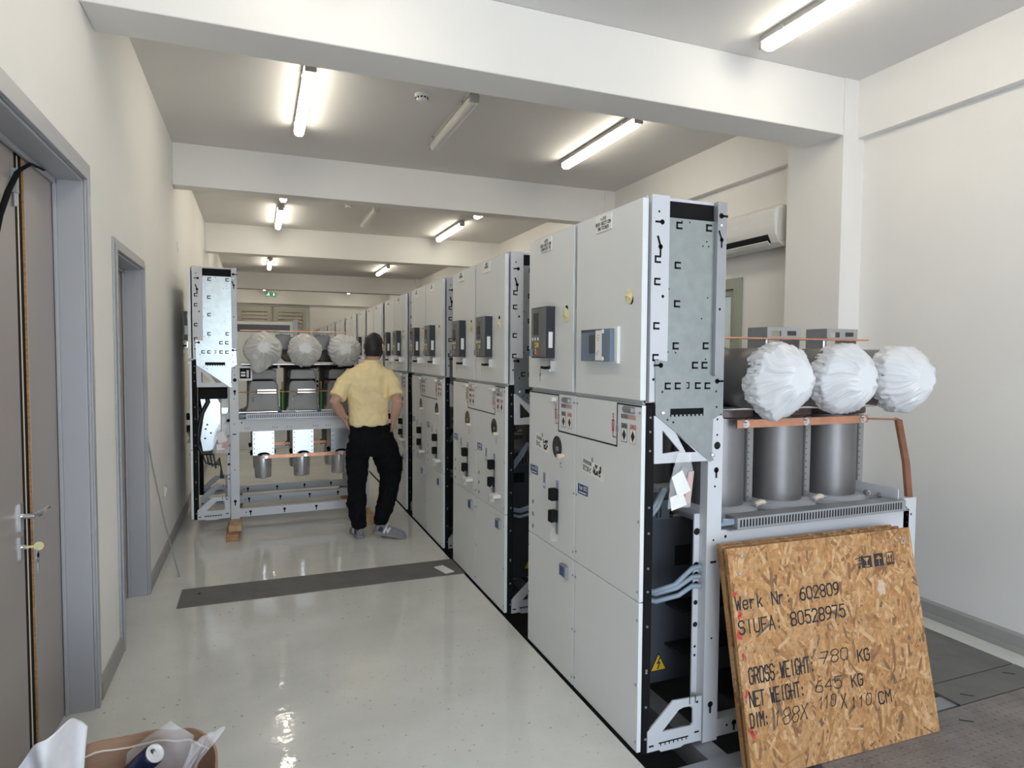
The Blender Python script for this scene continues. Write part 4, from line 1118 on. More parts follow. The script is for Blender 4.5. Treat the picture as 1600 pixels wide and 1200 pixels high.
        b = MB(); b.box(.046, .09, .3101, W_ - .03, .1, .9); b.build('inner_sheet', M['slate'], root)
        for k, (pts) in enumerate(([(.05, .2, .665), (.12, .1, .655), (.2, .06, .69), (.28, .045, .76), (.31, .02, .772)], [(.05, .2, .65), (.13, .1, .645), (.21, .06, .675), (.28, .045, .72), (.31, .02, .728)], [(.05, .2, .615), (.13, .1, .61), (.22, .06, .64), (.28, .045, .68), (.31, .02, .684)],
                                   [(.05, .24, .885), (.1, .18, .95), (.15, .15, 1.03), (.2, .16, 1.10)], [(.05, .26, .86), (.11, .18, .93), (.165, .15, 1.02), (.21, .16, 1.10)])):
            b = MB(); b.path(pts, .0115, 8); b.build('control_cable', M['bluecable'], root, smooth=50)
        b = MB(); b.box(.05, .3, .25, .29, .93, 1.02, 0)
        for q in range(9): b.box(.07 + q * .022, .078 + q * .022, .249, .2499, .94, 1.01, 1)
        b.build('terminal_duct', [M['slate'], M['hole']], root)
    return root

near = make_unit('bus', (('+J10', 'BUS-SECTION', 'SWITCHER'), ('+J09', 'BUS-SECTION', 'COUPLER TR')), True)
near.location = (XF, 2.28, 0)
tag(near, 'nearest grey cabinet pair, with the blue meter box and the open side frame', 'switchgear cabinet', 'switchgear cabinets in a row')
std = make_unit('std', (('+J08', 'FEEDER'), ('+J07', 'INCOMER')), True)
ROW = [
 (3.87, 'second cabinet pair from the front, behind the nearest pair and beside the trench cover'),
 (5.38, 'third cabinet pair from the front, right behind the man in yellow'),
 (6.87, 'fourth cabinet pair from the front, showing just right of the man'),
 (8.33, 'fifth cabinet pair in the row, its doors showing just above the head of the man'),
 (10.77, 'seventh cabinet block in the row, just beyond the narrow single cabinet'),
 (12.3, 'eighth cabinet block in the row, seen above the right covered tube end'),
 (14.0, 'ninth cabinet block in the row, seen above the middle and right covered tube ends'),
 (15.6, 'tenth cabinet block in the row, fourth from its far end'),
 (17.1, 'eleventh cabinet block in the row, second from its far end'),
 (18.6, 'farthest cabinet block in the row, nearest the louvred door'),
]
SKIP = ('bolt', 'gas_valve', 'film_strip', 'printed_mark', 'grommet_strip', 'seam_channel', 'control_cable', 'terminal_duct', 'duct_cables', 'indicator_flag', 'switch_label', 'support_box')
def dupskip(o, parent=None, skip=()):
    c = o.copy(); COL.objects.link(c)
    if parent: c.parent = parent
    for ch in list(o.children):
        if ch.name.split('.')[0] not in skip: dupskip(ch, c, skip)
    return c
for i, (y, lab) in enumerate(ROW):
    o = std if i == 0 else dupskip(std, None, SKIP if y > 7.5 else ())
    o.location = (XF, y, 0)
    tag(o, lab, 'switchgear cabinet', 'switchgear cabinets in a row')
single = make_unit('std', (('+J01', 'FEEDER'),), True, panels=1)
single.location = (XF, 9.78, 0)
tag(single, 'narrow single grey cabinet in the row, sixth from the front', 'switchgear cabinet', 'switchgear cabinets in a row')
LU = (-.575, 6.62, .135)
left = make_unit('left', (('+J12', 'METERING'), ('+J11', 'FEEDER')), True, inner=False)
left.location = LU
tag(left, 'separate grey cabinet pair raised on timber blocks by the left wall, open side facing', 'switchgear cabinet')
# extra kit on the separate cabinet
for x in (.81, 1.185):
    b = MB(); b.box(x - .06, x + .06, -.02, .1, 1.775, 1.781); b.lathe([(.085, 1.762), (.09, 1.768), (.06, 1.774)], (x, .06, 0), 24); b.build('strap_disc', M['plastic'], left, smooth=40)
    b = MB(); b.box(x - .07, x + .07, .12, .2, 1.60, 1.75); b.build('spacer_block', M['cast'], left, bevel=.006)
b = MB(); b.plate([(.06, 1.15), (.12, 1.15), (.2, 1.145), (.235, 1.08), (.235, .80), (.19, .64), (.08, .63), (.06, .75), (.09, .95)], [], 'y', .12, .128, 0)
f = lambda u, v, d: (u, .1198 - d, v)
for u, v in ((.105, .84), (.10, .75), (.15, .80), (.12, .88)): patch(b, circ(u, v, .009, 10), f, .0006, 1)
b.build('side_board', [M['iri'], M['hole']], left)
left.rotation_euler.z = math.radians(2.0)
b = MB(); b.path([(.11, .11, 1.18), (.13, .1, 1.10), (.08, .1, 1.0), (.045, .1, .85), (.035, .1, .7), (.07, .1, .61), (.16, .1, .61), (.20, .1, .66), (.235, .1, .78)], .021, 10, 0)
b.path([(.05, .1, 1.05), (.08, .11, .98), (.06, .12, .9), (.045, .1, .8)], .012, 8)
b.build('cable_loom', M['cable'], left, smooth=50)
for k in range(4):
    b = MB(); b.path([(.08 + .03 * k, .1, .60), (.10 + .03 * k, .1, .52 - .02 * k), (.18 + .015 * k, .1, .50), (.22, .1, .56), (.235 + .005 * k, .1, .46 - .03 * k), (.23 + .008 * k, .1, .36)], .007, 8)
    b.build('hanging_cable', M['cable'], left, smooth=50)
b = MB(); b.box(.05, .30, .03, .25, 1.13, 1.235); b.build('mechanism_block', M['black'], left, bevel=.01)
b = MB(); b.box(.245, .31, .09, .13, .65, 1.22, 0); b.box(.25, .30, .08, .09, .98, 1.04, 1); b.tube((.25, .08, .98), (.40, .08, .985), .008, mi=1); b.build('drive_strip', [M['panel'], M['chrome']], left)
b = MB(); b.box(.40, .52, .05, .055, 1.30, 1.44, 0); b.box(.41, .505, .045, .05, 1.32, 1.42, 1); b.box(.42, .46, .04, .045, 1.34, 1.36, 2); b.box(.42, .46, .04, .045, 1.37, 1.385, 2); b.box(.47, .49, .04, .045, 1.33, 1.40, 3); b.build('terminal_frame', [M['plastic'], M['black'], M['paper'], M['cream']], left)
b = MB(); b.tube((.40, .1, .988), (1.5, .1, .988), .010, n=10, mi=0)
for x in TX: b.tube((x + .13, .1, .988), (x + .17, .1, .988), .0125, n=10, mi=1); b.tube((x + .17, .1, .988), (x + .3, .1, .988), .0125, n=10, mi=2)
b.build('operating_shaft', [M['chrome'], M['blue'], M['plastic']], left, smooth=40)
b = MB(); b.tube((.40, .1, 1.185), (1.5, .1, 1.185), .0045, n=8); b.build('thin_rod', M['copper'], left, smooth=40)
b = MB(); b.box(.40, 1.5, .05, .12, 1.462, 1.478, 0); b.build('cross_angle', M['cream'], left)
for i, x in enumerate(TX):
    b = MB(); f = lambda u, v, d: (u, .1598 - d, v)
    arc = [(x + .06 * math.cos(a), .555 + .028 * math.sin(a)) for a in [PI * k / 10 for k in range(11)]]
    b.plate([(x - .10, .81), (x - .10, .555)] + list(reversed(arc)) + [(x + .10, .555), (x + .10, .81)], [], 'y', .16, .166, 0)
    for z in (.58, .62, .67, .72, .77):
        for u in (-.085, .085): patch(b, circ(x + u, z, .0055, 8), f, .0006, 1)
    b.box(x - .10, x - .094, .166, .5, .56, .81, 0); b.box(x + .094, x + .10, .166, .5, .56, .81, 0)
    b.build('socket_shield', [M['zinc'], M['hole']], left)
    for k, y in enumerate((.33, .93)):
        b = MB(); b.lathe([(.095, .545), (.085, .535), (.08, .32), (.074, .305), (.02, .303)], (x, y, 0), 32); b.lathe([(.012, .303), (.012, .29)], (x, y, 0), 12)
        b.build('cable_socket', M['socket'], left, smooth=40)
        b = MB(); b.lathe([(.12, .575), (.125, .565), (.12, .548), (.095, .546)], (x, y, 0), 32)
        for q in range(6):
            a = q * PI / 3 + .3; b.lathe([(.010, .54), (.010, .59)], (x + .115 * math.cos(a), y + .115 * math.sin(a), 0), 8)
        b.build('socket_flange', M['black'], left, smooth=40)
        if k: 
            b = MB(); b.lathe([(.1, .58), (.1, .81)], (x, y, 0), 24); b.build('socket_housing', M['cast'], left, smooth=40)
b = MB(); b.box(.60, 1.45, .19, .198, .515, .548, 0)
for x in (.645, 1.02, 1.38): b.box(x - .035, x + .015, .188, .1899, .522, .556, 2); b.lathe([(.014, 0), (.014, -.006)], (x, .188, .53), 12, 'y', 1)
b.build('copper_link', [M['copper'], M['chrome'], M['paper']], left)
b = MB(); b.box(.74, 1.45, .70, .708, .575, .605, 0); b.build('copper_link', M['copper'], left)
# timber blocks
for (x, y0, y1, z0, z1, wd, m, lab) in (
 (-.235, 6.26, 6.78, 0, .062, .105, 'wood', 'dark lower timber block under the front end of the raised cabinet'),
 (-.215, 6.36, 6.84, .0625, .115, .11, 'plywood', 'pale upper timber block under the front end of the raised cabinet'),
 (1.01, 6.40, 6.85, 0, .114, .1, 'plywood', 'timber block behind the shoes of the man, under the rear end of the raised cabinet'),
 (.95, 7.55, 7.95, 0, .114, .12, 'wood', 'timber block under the far rear corner of the raised cabinet'),
 (-.235, 7.45, 7.9, 0, .114, .11, 'wood', 'timber block under the far front corner of the raised cabinet')):
    b = MB(); b.box(x - wd / 2, x + wd / 2, y0, y1, z0, z1)
    tag(b.build('timber_block', M[m], bevel=.003), lab, 'block', 'timber blocks under the cabinet')
# grey enclosure far down the aisle
e = empty('grey_enclosure', (-.4, 12.2, 0)); tag(e, 'tall grey enclosure with dark top panel, far down the aisle behind the covered tubes', 'cabinet')
b = MB(); b.box(0, 1.02, 0, .7, .0, 2.25); b.build('body', M['panel'], e, bevel=.006)
b = MB(); b.box(.06, .93, -.012, -.0005, 2.075, 2.2); b.build('dark_panel', M['slate'], e)
b = MB(); b.box(.98, 1.06, -.03, -.001, 0, 2.3); b.build('post', M['steel'], e)

# ================================================================ chipboard sheets leaning on the frame
def board(base, top_dy, lab, w_, h_, lettering, th=.018):
    """local frame: x along the sheet, z up the sheet, front face at y = 0"""
    o = None
    b = MB(); b.box(0, w_, 0, th, 0, h_, 0)
    rnd = random.Random(11)
    ff = lambda u, v, d: (min(w_ - .0005, max(.0005, u)), -.00005 - d, min(h_ - .0005, max(.0005, v)))
    nf = 3600 if lettering else 260
    for k in range(nf):
        u, v = rnd.uniform(0, w_), (rnd.uniform(0, h_) if lettering else rnd.uniform(h_ - .06, h_))
        L = rnd.uniform(.02, .068) * (1 if rnd.random() < .8 else 1.5); wd = rnd.uniform(.0035, .012)
        a = rnd.gauss(PI / 2, .62) if rnd.random() < .72 else rnd.uniform(0, PI)
        c, s_ = math.cos(a), math.sin(a)
        P = []
        for (p, q) in ((-1, -.5), (-.85, -1), (.7, -1), (1, -.2), (.85, .9), (-.6, 1), (-.95, .5)):
            p *= L * rnd.uniform(.8, 1.05); q *= wd * rnd.uniform(.7, 1.1)
            P.append((u + p * c - q * s_, v + p * s_ + q * c))
        tone = rnd.choice((0, 0, 1, 1, 1, 2, 2, 3, 3, 4, 5, 5, 5)) if rnd.random() > .03 else 6
        vs = [ff(x, z, .00002 + k * 2e-7) for x, z in P]
        b.add(vs, [tuple(range(len(P)))], 4 + tone)
    if lettering:
        f = lambda u, v, d: (u, -.0010 - d, v)
        for u, v, s in ((.013, .721, .013), (.030, .640, .013), (.022, .628, .011), (.012, .560, .016), (.02, .545, .010), (.023, .477, .011), (.02, .333, .013), (.014, .32, .009), (.02, .191, .014), (.03, .165, .013), (.024, .178, .012)):
            P = [(max(.001, u + s * (1 + rnd.uniform(-.35, .3)) * math.cos(k * PI / 6) * .75), v + s * (1 + rnd.uniform(-.35, .3)) * math.sin(k * PI / 6)) for k in range(12)]
            patch(b, P, f, .0002, 1)
        for u, v in ((.07, .87), (.05, .80), (.98, .865), (1.0, .86), (.99, .84)): b.lathe([(.008, -.001), (.006, -.003)], (u, -.0005, v), 8, 'y', 2)
        P = [(.822 + .03 * (1 + rnd.uniform(-.5, .3)) * math.cos(k * PI / 6) * .8, .655 + .045 * (1 + rnd.uniform(-.5, .2)) * math.sin(k * PI / 6)) for k in range(12)]
        patch(b, P, f, .0002, 3)
    o = b.build('chipboard_sheet', [M['osb'], M['redpaint'], M['zinc'], M['scuff']] + [M['flake%d' % k] for k in range(7)])
    if lettering:
        f = lambda u, v, d: (u, -.0013 - d, v)
        K = .0062
        def line(name, m_, *a_, **k_):
            q = MB(); text(q, *a_, **k_); return q.build(name, m_, o)
        line('stencil_word', M['ink'], 'Werk', f, 0.0120, .657, .050, .0378, K)
        line('stencil_word', M['ink'], 'Nr:', f, 0.2010, .657, .050, .0378, K)
        line('stencil_word', M['ink'], '602809', f, 0.3522, .657, .050, .0378, K)
        line('stencil_word', M['ink'], 'SIUFA:', f, 0.0160, .560, .052, .0388, K)
        line('stencil_word', M['ink'], '80528975', f, 0.2876, .560, .052, .0388, K)
        line('stencil_word', M['ink'], 'GROSS', f, 0.0400, .363, .060, .0268, K)
        line('stencil_word', M['ink'], 'WEIGHT:', f, 0.2008, .363, .060, .0268, K)
        line('stencil_word', M['ink'], 'KG', f, 0.6280, .362, .048, .038, K)
        line('stencil_word', M['ink'], 'NET', f, 0.0300, .276, .056, .0264, K)
        line('stencil_word', M['ink'], 'WEIGHT:', f, 0.1356, .276, .056, .0264, K)
        line('stencil_word', M['ink'], 'KG', f, 0.5740, .266, .047, .036, K)
        line('stencil_word', M['ink'], 'DIM:', f, 0.0220, .198, .052, .0245, K)
        line('stencil_word', M['ink'], 'CM', f, 0.7140, .172, .048, .042, K)
        b = MB()
        text(b, '780', f, .418, .384, .048, .056, .004, slant=.12, jit=.002, seed=4)
        stroke(b, [(.415, .408), (.452, .405)], f, .004)
        b.build('handwritten_number', M['ink'], o)
        b = MB()
        line('handwritten_number', M['ink'], '645', f, .372, .275, .045, .052, .004, slant=.1, jit=.002, seed=5)
        line('handwritten_number', M['ink'], '188X', f, .137, .184, .058, .046, .0036, slant=.22, jit=.003, seed=6)
        line('handwritten_number', M['ink'], '110', f, .375, .208, .048, .034, .0036, slant=.2, jit=.002, seed=7)
        line('handwritten_number', M['ink'], 'X', f, .500, .190, .055, .038, .0045, slant=.1, jit=.002, seed=8)
        line('handwritten_number', M['ink'], '110', f, .553, .180, .044, .042, .0034, slant=.2, jit=.002, seed=9)
        
        patch(b, rect(.722, .786, .751, .803), f, .0002, 0)
        patch(b, rect(.801, .857, .751, .807), f, .0002, 0)
        g = lambda u, v, d: f(u, v, d + .0003)
        patch(b, [(.737, .795), (.772, .795), (.757, .777), (.752, .777)], g, .0002, 1); stroke(b, [(.7545, .78), (.7545, .758)], g, .005, 1); stroke(b, [(.745, .758), (.766, .758)], g, .005, 1)
        patch(b, [(.812, .783), (.829, .799), (.848, .783)], g, .0002, 1); stroke(b, [(.83, .785), (.83, .757)], g, .004, 1)
        P = rect(.879, .922, .752, .806); stroke(b, P + [P[0]], f, .0035, 0); stroke(b, [(.883, .758), (.919, .758)], f, .006)
        for u in (.892, .909): patch(b, [(u - .007, .782), (u + .007, .782), (u, .799)], f, .0003); stroke(b, [(u, .782), (u, .764)], f, .005)
        stroke(b, [(.69, .795), (.715, .797), (.735, .806)], f, .004); stroke(b, [(.705, .787), (.72, .787)], f, .004); stroke(b, [(.715, .81), (.715, .765)], f, .003); stroke(b, [(.70, .772), (.72, .772)], f, .004); patch(b, rect(.700, .714, .752, .765), f, .0003)
        b.build('handling_symbols', [M['ink'], M['osb']], o)
    o.location = base
    ux = Vector((1.052, -.025, 0)).normalized()
    vz = Vector((0, top_dy, math.sqrt(max(.01, h_ * h_ - top_dy * top_dy)))).normalized()
    vz = (vz - ux * vz.dot(ux)).normalized()
    ny = vz.cross(ux)
    R = Matrix((ux, ny, vz)).transposed()
    o.rotation_euler = R.to_euler()
    tag(o, lab, 'chipboard', 'chipboard sheets leaning on the cabinet frame')
    return o
board((1.812, 1.962, .006), .185, 'front chipboard sheet lettered with crate weights and handling symbols', 1.05, .905, True)
board((1.822, 2.006, .006), .188, 'middle chipboard sheet whose edge peeps out above the lettered one', 1.03, .902, False, .016)
board((1.842, 2.040, .006), .192, 'rear chipboard sheet next to the cabinet frame, behind the other two', 1.01, .90, False, .016)

# ================================================================ plastic bags over the tube ends
def bag(cx, y, cz, R, depth, seed, m, lab, grp, flap=0.0, tilt=(0, 0)):
    """film stretched like a tent from a small hub (towards -y) over the rim of the tube, gathered behind it"""
    b = MB(); N = 180; rows = []
    of = Vector((seed * 3.7, seed * 1.9, seed * 5.1))
    hub = (tilt[0] * R, tilt[1] * R)
    K = 40
    for i in range(K):
        t = i / (K - 1)
        row = []
        for k in range(N):
            a = 2 * PI * k / N; c, s_ = math.cos(a), math.sin(a)
            # sharp radial creases: ridged noise in the angle only, growing outwards
            sw = a + .55 * noise.noise(Vector((c, s_, t * 2.2)) + of); ridge = 1 - abs(noise.noise(Vector((math.cos(sw) * 2.3, math.sin(sw) * 2.3, seed + t)) + of)) * 2.4
            fine = 1 - abs(noise.noise(Vector((math.cos(sw) * 8, math.sin(sw) * 8, seed + t * .8)) + of)) * 2.4
            crumple = noise.noise(Vector((c * t * 5 + 3, s_ * t * 5, seed * 2.2)) + of)
            if t < .1:
                r = .0005 + .0495 * t / .1; zz = -depth * (1 - .06 * t)
            elif t < .70:
                q = (t - .1) / .6
                r = .05 + (R - .05) * q
                zz = -depth * (1 - q ** 1.25)
                zz += -.016 * ridge * math.sin(q * PI) ** .8 - .009 * fine * math.sin(min(1, q * 1.15) * PI / 2) - .009 * crumple * q
            else:
                q = (t - .70) / .30
                r = R * (1.0 + .035 * math.sin(q * PI)); zz = .085 * q
                zz += -.010 * fine * (1 - q) - .010 * crumple * (1 - q)
                r += .009 * noise.noise(Vector((c * 16, s_ * 16, q * 3.5)) + of) + .005 * fine
            if t > .4:
                w_ = min(1, (t - .4) / .3)
                r += w_ * (.012 * noise.noise(Vector((c * 2.2, s_ * 2.2, 4)) + of) + .005 * ridge)
                r += flap * max(0, -math.sin(a + .25)) ** 14 * w_
            yy = y + zz
            if t >= .66: r = max(r, .1465)
            if r < .148: yy = min(yy, y - .004)
            if r < .06: yy = min(yy, y - depth * .93)
            h = max(0, 1 - r / R)
            row.append((cx + r * c + hub[0] * h, yy, cz + r * s_ + hub[1] * h))
        rows.append(row)
    b.rings(rows, cap=False)
    o = b.build('plastic_cover', m, smooth=True)
    tag(o, lab, 'plastic cover', grp)
    return o
G1, G2 = 'white plastic covers on the near tube ends', 'milky plastic covers on the tube ends of the separate cabinet'
bag(XF + TX[0], 2.165, TZ, .149, .10, 1, M['bag'], 'white plastic bag over the nearest tube end, left of its group by the chipboard', G1, .02, (.0, .05))
bag(XF + TX[1], 2.165, TZ, .149, .10, 2, M['bag'], 'middle one of the three bright white tube bags above the chipboard', G1, .0, (.0, .05))
bag(XF + TX[2], 2.165, TZ, .149, .10, 3, M['bag'], 'rightmost bright white tube bag, against the right wall', G1, .0, (.0, .05))
bag(LU[0] + TX[0], LU[1] - .115 + .035 * TX[0], TZ + LU[2], .160, .10, 4, M['bagthin'], 'milky tube bag with a drooping tip, nearest the separate frame post', G2, .055, (0, .2))
bag(LU[0] + TX[1], LU[1] - .115 + .035 * TX[1], TZ + LU[2], .150, .10, 5, M['bagthin'], 'milky tube bag in the middle of the separate cabinet', G2, .0, (0, .2))
bag(LU[0] + TX[2], LU[1] - .115 + .035 * TX[2], TZ + LU[2], .150, .10, 6, M['bagthin'], 'milky tube bag next to the head of the man', G2, .0, (0, .2))

def pouch(loc, w_, h_, seed, lab, papers):
    e = empty('document_pouch', loc)
    b = MB(); rows = []
    for s_ in (-1, 1):
        rows = []
        for i in range(15):
            t = i / 14
            row = []
            for j in range(9):
                u = (j / 8 - .5)
                ww = w_ * (.55 + .45 * min(1, t * 2.2))
                bulge = .018 * math.sin(t * PI) * math.cos(u * PI) + .006 * noise.noise(Vector((u * 7, t * 9, seed + s_)))
                row.append((u * ww - .02 * t * w_ / .1, s_ * (bulge + .002), -t * h_))
            rows.append(row)
        vs = [p for r in rows for p in r]
        b.add(vs, [(i * 9 + j, i * 9 + j + 1, (i + 1) * 9 + j + 1, (i + 1) * 9 + j) for i in range(14) for j in range(8)])
    b.build('film', M['clear'], e, smooth=True)
    for k, (u, v, w2, h2, a, mm) in enumerate(papers):
        b = MB(); c, s_ = math.cos(a), math.sin(a)
        P = [(u + x * c - z * s_, v + x * s_ + z * c) for x, z in ((-w2, -h2), (w2, -h2), (w2 * .8, h2), (-w2 * .9, h2 * .9))]
        b.prism(P, 'y', -.006 + .004 * k, -.004 + .004 * k)
        b.build('folded_paper', M[mm], e)
    tag(e, lab, 'pouch', 'document pouches hung on the frames')
    return e
pouch((XF + .175, 2.255, 1.29), .115, .235, 3, 'clear document pouch hanging from the white bracket of the nearest cabinet', [(-.02, -.13, .035, .05, .4, 'paper'), (-.03, -.205, .04, .03, .25, 'paper'), (.03, -.15, .016, .07, -.15, 'pink'), (.0, -.09, .02, .03, -.5, 'grey')])
pouch((LU[0] + .265, LU[1] - .035, 1.03), .14, .27, 8, 'clear document pouch hanging on the separate raised cabinet', [(-.02, -.12, .04, .05, .3, 'paper'), (.02, -.18, .03, .05, -.3, 'pink'), (-.02, -.21, .045, .03, .1, 'paper')])

# ================================================================ the open carton of packing waste
e = empty('cardboard_box', (-.41, 2.12, 0)); tag(e, 'open cardboard box with packing waste in the bottom left corner', 'box')
b = MB(); N = 72
def ell(k, a, bb, p=2.8):
    t = 2 * PI * k / N; c, s_ = math.cos(t), math.sin(t)
    return (a * abs(c) ** (2 / p) * (1 if c > 0 else -1), bb * abs(s_) ** (2 / p) * (1 if s_ > 0 else -1))
def wob(k, i): return 1 + .012 * noise.noise(Vector((math.cos(2 * PI * k / N) * 2, math.sin(2 * PI * k / N) * 2, i * 3)))
outer = []
for z in (0.001, .14, .28, .42):
    outer.append([(ell(k, .28, .30)[0] * wob(k, z), ell(k, .28, .30)[1] * wob(k, z), z + (.008 * noise.noise(Vector((math.cos(2 * PI * k / N) * 4, math.sin(2 * PI * k / N) * 4, 5))) if z > .3 else 0)) for k in range(N)])
inner = [[(x * .975, y * .975, max(z, .012)) for x, y, z in r] for r in reversed(outer)]
b.rings(outer + inner, cap=True)
b.build('carton_wall', M['card'], e, smooth=50)
b = MB()
b.path([(ell(k, .268, .287)[0], ell(k, .268, .287)[1], .388 + .004 * math.sin(k * 1.3)) for k in range(6, 30)], .0035, 6); b.build('torn_edge', M['cream'], e, smooth=50)

def sheet(name, nu, nv, fn, m, lab, cat, grp=None, th=.0):
    b = MB(); vs = [fn(i / (nu - 1), j / (nv - 1)) for i in range(nu) for j in range(nv)]
    b.add(vs, [(i * nv + j, i * nv + j + 1, (i + 1) * nv + j + 1, (i + 1) * nv + j) for i in range(nu - 1) for j in range(nv - 1)])
    o = b.build(name, m, smooth=True)
    if th:
        s_ = o.modifiers.new('thickness', 'SOLIDIFY'); s_.thickness = th; s_.offset = 0
    tag(o, lab, cat, grp); return o
V = Vector
def foam(u, v):
    # folded sheet rising out of the carton at its left side
    top = .455 + .115 * math.sin(min(1, .18 + u * .95) * PI * .62) ** 2 - .05 * max(0, u - .8) / .2
    z = .20 + (top - .20) * v ** .8 + .01 * noise.noise(V((u * 4, v * 4, 1)))
    x = -.655 + .135 * u - .03 * v * (1 - u)
    y = 2.20 + .15 * v * u + .05 * math.sin(u * 8.5) * v + .02 * noise.noise(V((u * 5, v * 3, 4))) - .03 * v * v
    return (x, y, z)
sheet('foam_sheet', 40, 40, foam, M['foam'], 'crumpled white foam sheet standing up at one side of the cardboard box', 'packing foam', 'foam sheets in the box', .003)
def foam2(u, v):
    x = -.76 + .20 * u; z = .452 + .05 * u * (1 - .4 * v) + .025 * math.sin(v * 5 + u * 3) ** 2 + .02 * abs(noise.noise(V((u * 5, v * 5, 8)))) - .03 * (1 - u) ** 3
    y = 1.98 + .17 * v + .02 * math.sin(u * 6)
    return (x, y, z)
sheet('foam_sheet', 30, 24, foam2, M['foam'], 'white foam sheet folded over the box rim in the very bottom corner', 'packing foam', 'foam sheets in the box', .003)
def film1(u, v):
    x = -.44 + .20 * u + .03 * v; y = 2.345 - .06 * u * u + .006 * v + .012 * math.sin(u * 7) + .008 * noise.noise(V((u * 5, v * 5, 2)))
    z = .20 + (.20 + .10 * max(0, 1 - abs(u - .66) / .66) ** 1.2) * v
    return (x, y, z)
sheet('clear_film', 30, 24, film1, M['clear'], 'clear plastic film behind the drinks can in the box', 'plastic film', 'clear films in the box', .001)
def film2(u, v):
    x = -.245 + .05 * u + (.05 * u + .03) * max(0, v - .7) / .3 + .006 * math.sin(v * 9); y = 2.13 + .10 * v + .05 * u + .02 * noise.noise(V((u * 5, v * 5, 12)))
    z = .22 + .225 * v + .06 * max(0, v - .6) * (1 - abs(u - .7))
    return (x, y, z)
sheet('clear_film', 26, 22, film2, M['clear'], 'milky film scrap sticking up by the rounded rim of the box', 'plastic film', 'clear films in the box', .001)
e = empty('drinks_can', (-.314, 2.225, .449)); tag(e, 'dark blue drinks can with open silver top lying tilted in the box', 'can')
b = MB(); b.lathe([(.024, -.155), (.032, -.146), (.033, -.14), (.033, -.012), (.0275, -.005)], (0, 0, 0), 32); b.build('can_body', M['can'], e, smooth=40)
b = MB(); b.lathe([(.0285, -.001), (.0285, .004), (.026, .005), (.0245, -.002), (.0, -.002)], (0, 0, 0), 32); b.build('can_lid', M['alu'], e, smooth=30)
b = MB(); b.prism(circ(.008, 0, .0095, 16, .008), 'z', -.0018, -.001); b.build('opening', M['hole'], e)
b = MB(); b.plate(circ(-.006, 0, .010, 16, .007), [circ(-.011, 0, .004, 8, .004)], 'z', .0, .0012); b.build('pull_tab', M['alu'], e)
b = MB()
f = lambda u, v, d: ((.0331 + d) * math.cos(u), (.0331 + d) * math.sin(u), v)
patch(b, [(-1.9, -.10), (-1.75, -.11), (-1.5, -.06), (-1.62, -.045), (-1.8, -.07)], f, .0004); patch(b, [(-1.4, -.10), (-1.3, -.09), (-1.2, -.05), (-1.35, -.055)], f, .0004)
b.build('green_mark', M['green'], e)
e.rotation_euler = Vector((.55, -.42, .62)).to_track_quat('Z', 'X').to_euler()

# ================================================================ the man in the yellow shirt
PX, PY = .96, 6.0
man = empty('person', (PX, PY, 0))
tag(man, 'man in a pale yellow shirt and black trousers, back turned, hands on hips', 'person')
def ringz(cx, cy, z, a, bb, n=28, p=2.3, rot=0.0, lean=0.0):
    out = []
    for k in range(n):
        t = 2 * PI * k / n; c, s_ = math.cos(t), math.sin(t)
        x = a * abs(c) ** (2 / p) * (1 if c >= 0 else -1); y = bb * abs(s_) ** (2 / p) * (1 if s_ >= 0 else -1)
        xr = x * math.cos(rot) - y * math.sin(rot); yr = x * math.sin(rot) + y * math.cos(rot)
        out.append((cx + xr, cy + yr, z + lean * xr))
    return out
def solid(mb, name, m, voxel, smooth_it, parent, disp=None):
    o = mb.build(name, m)
    r = o.modifiers.new('r', 'REMESH'); r.mode = 'VOXEL'; r.voxel_size = voxel; r.use_smooth_shade = True
    s_ = o.modifiers.new('s', 'SMOOTH'); s_.factor = .5; s_.iterations = smooth_it
    if disp:
        tx = bpy.data.textures.new(name + ' folds', 'CLOUDS'); tx.noise_scale = disp[1]; tx.noise_depth = 2
        d = o.modifiers.new('d', 'DISPLACE'); d.texture = tx; d.strength = disp[0]; d.mid_level = .5; d.texture_coords = 'LOCAL'
    bake(o)
    o.parent = parent
    o.data.polygons.foreach_set('use_smooth', [True] * len(o.data.polygons))
    return o
ARM = {  # shoulder, elbow, wrist, palm end
 -1: ((-.185, 0, 1.50), (-.335, -.075, 1.265), (-.232, .01, 1.105), (-.205, .055, 1.04)),
 1: ((.165, -.005, 1.50), (.224, -.15, 1.255), (.193, -.095, 1.10), (.190, -.055, 1.03)),
}
HZ, HX, HY = 1.765, .038, .035            # head centre
hd = math.radians(-28)                    # head turned to his right-hand side
def H(x, y, z):                           # head space: y = where the face looks
    return (HX + x * math.cos(hd) - y * math.sin(hd), HY + x * math.sin(hd) + y * math.cos(hd), HZ + z)
# body: torso, neck, head, arms with hands, legs as one skin surface
b = MB()
b.rings([ringz(-.015, 0, z, a, bb) for z, a, bb in ((.88, .15, .11), (1.0, .155, .105), (1.12, .14, .10), (1.3, .16, .11), (1.42, .175, .11), (1.50, .165, .10), (1.545, .12, .08), (1.58, .068, .062))])
b.path([(.0, .0, 1.52), (.018, .012, 1.60), (.03, .025, 1.68), (.036, .03, 1.72)], [.064, .060, .060, .06], 20)
hr = []
for z, a, bk, fr in ((-.118, .030, .00, .085), (-.105, .045, .03, .094), (-.08, .058, .065, .098), (-.05, .068, .085, .098), (-.02, .074, .095, .097), (.01, .078, .100, .098), (.04, .079, .100, .096), (.07, .072, .09, .085), (.09, .058, .072, .066), (.103, .034, .04, .04)):
    hr.append([H(a * math.cos(2 * PI * k / 28), (fr if math.sin(2 * PI * k / 28) > 0 else bk) * math.sin(2 * PI * k / 28), z) for k in range(28)])
b.rings(hr)
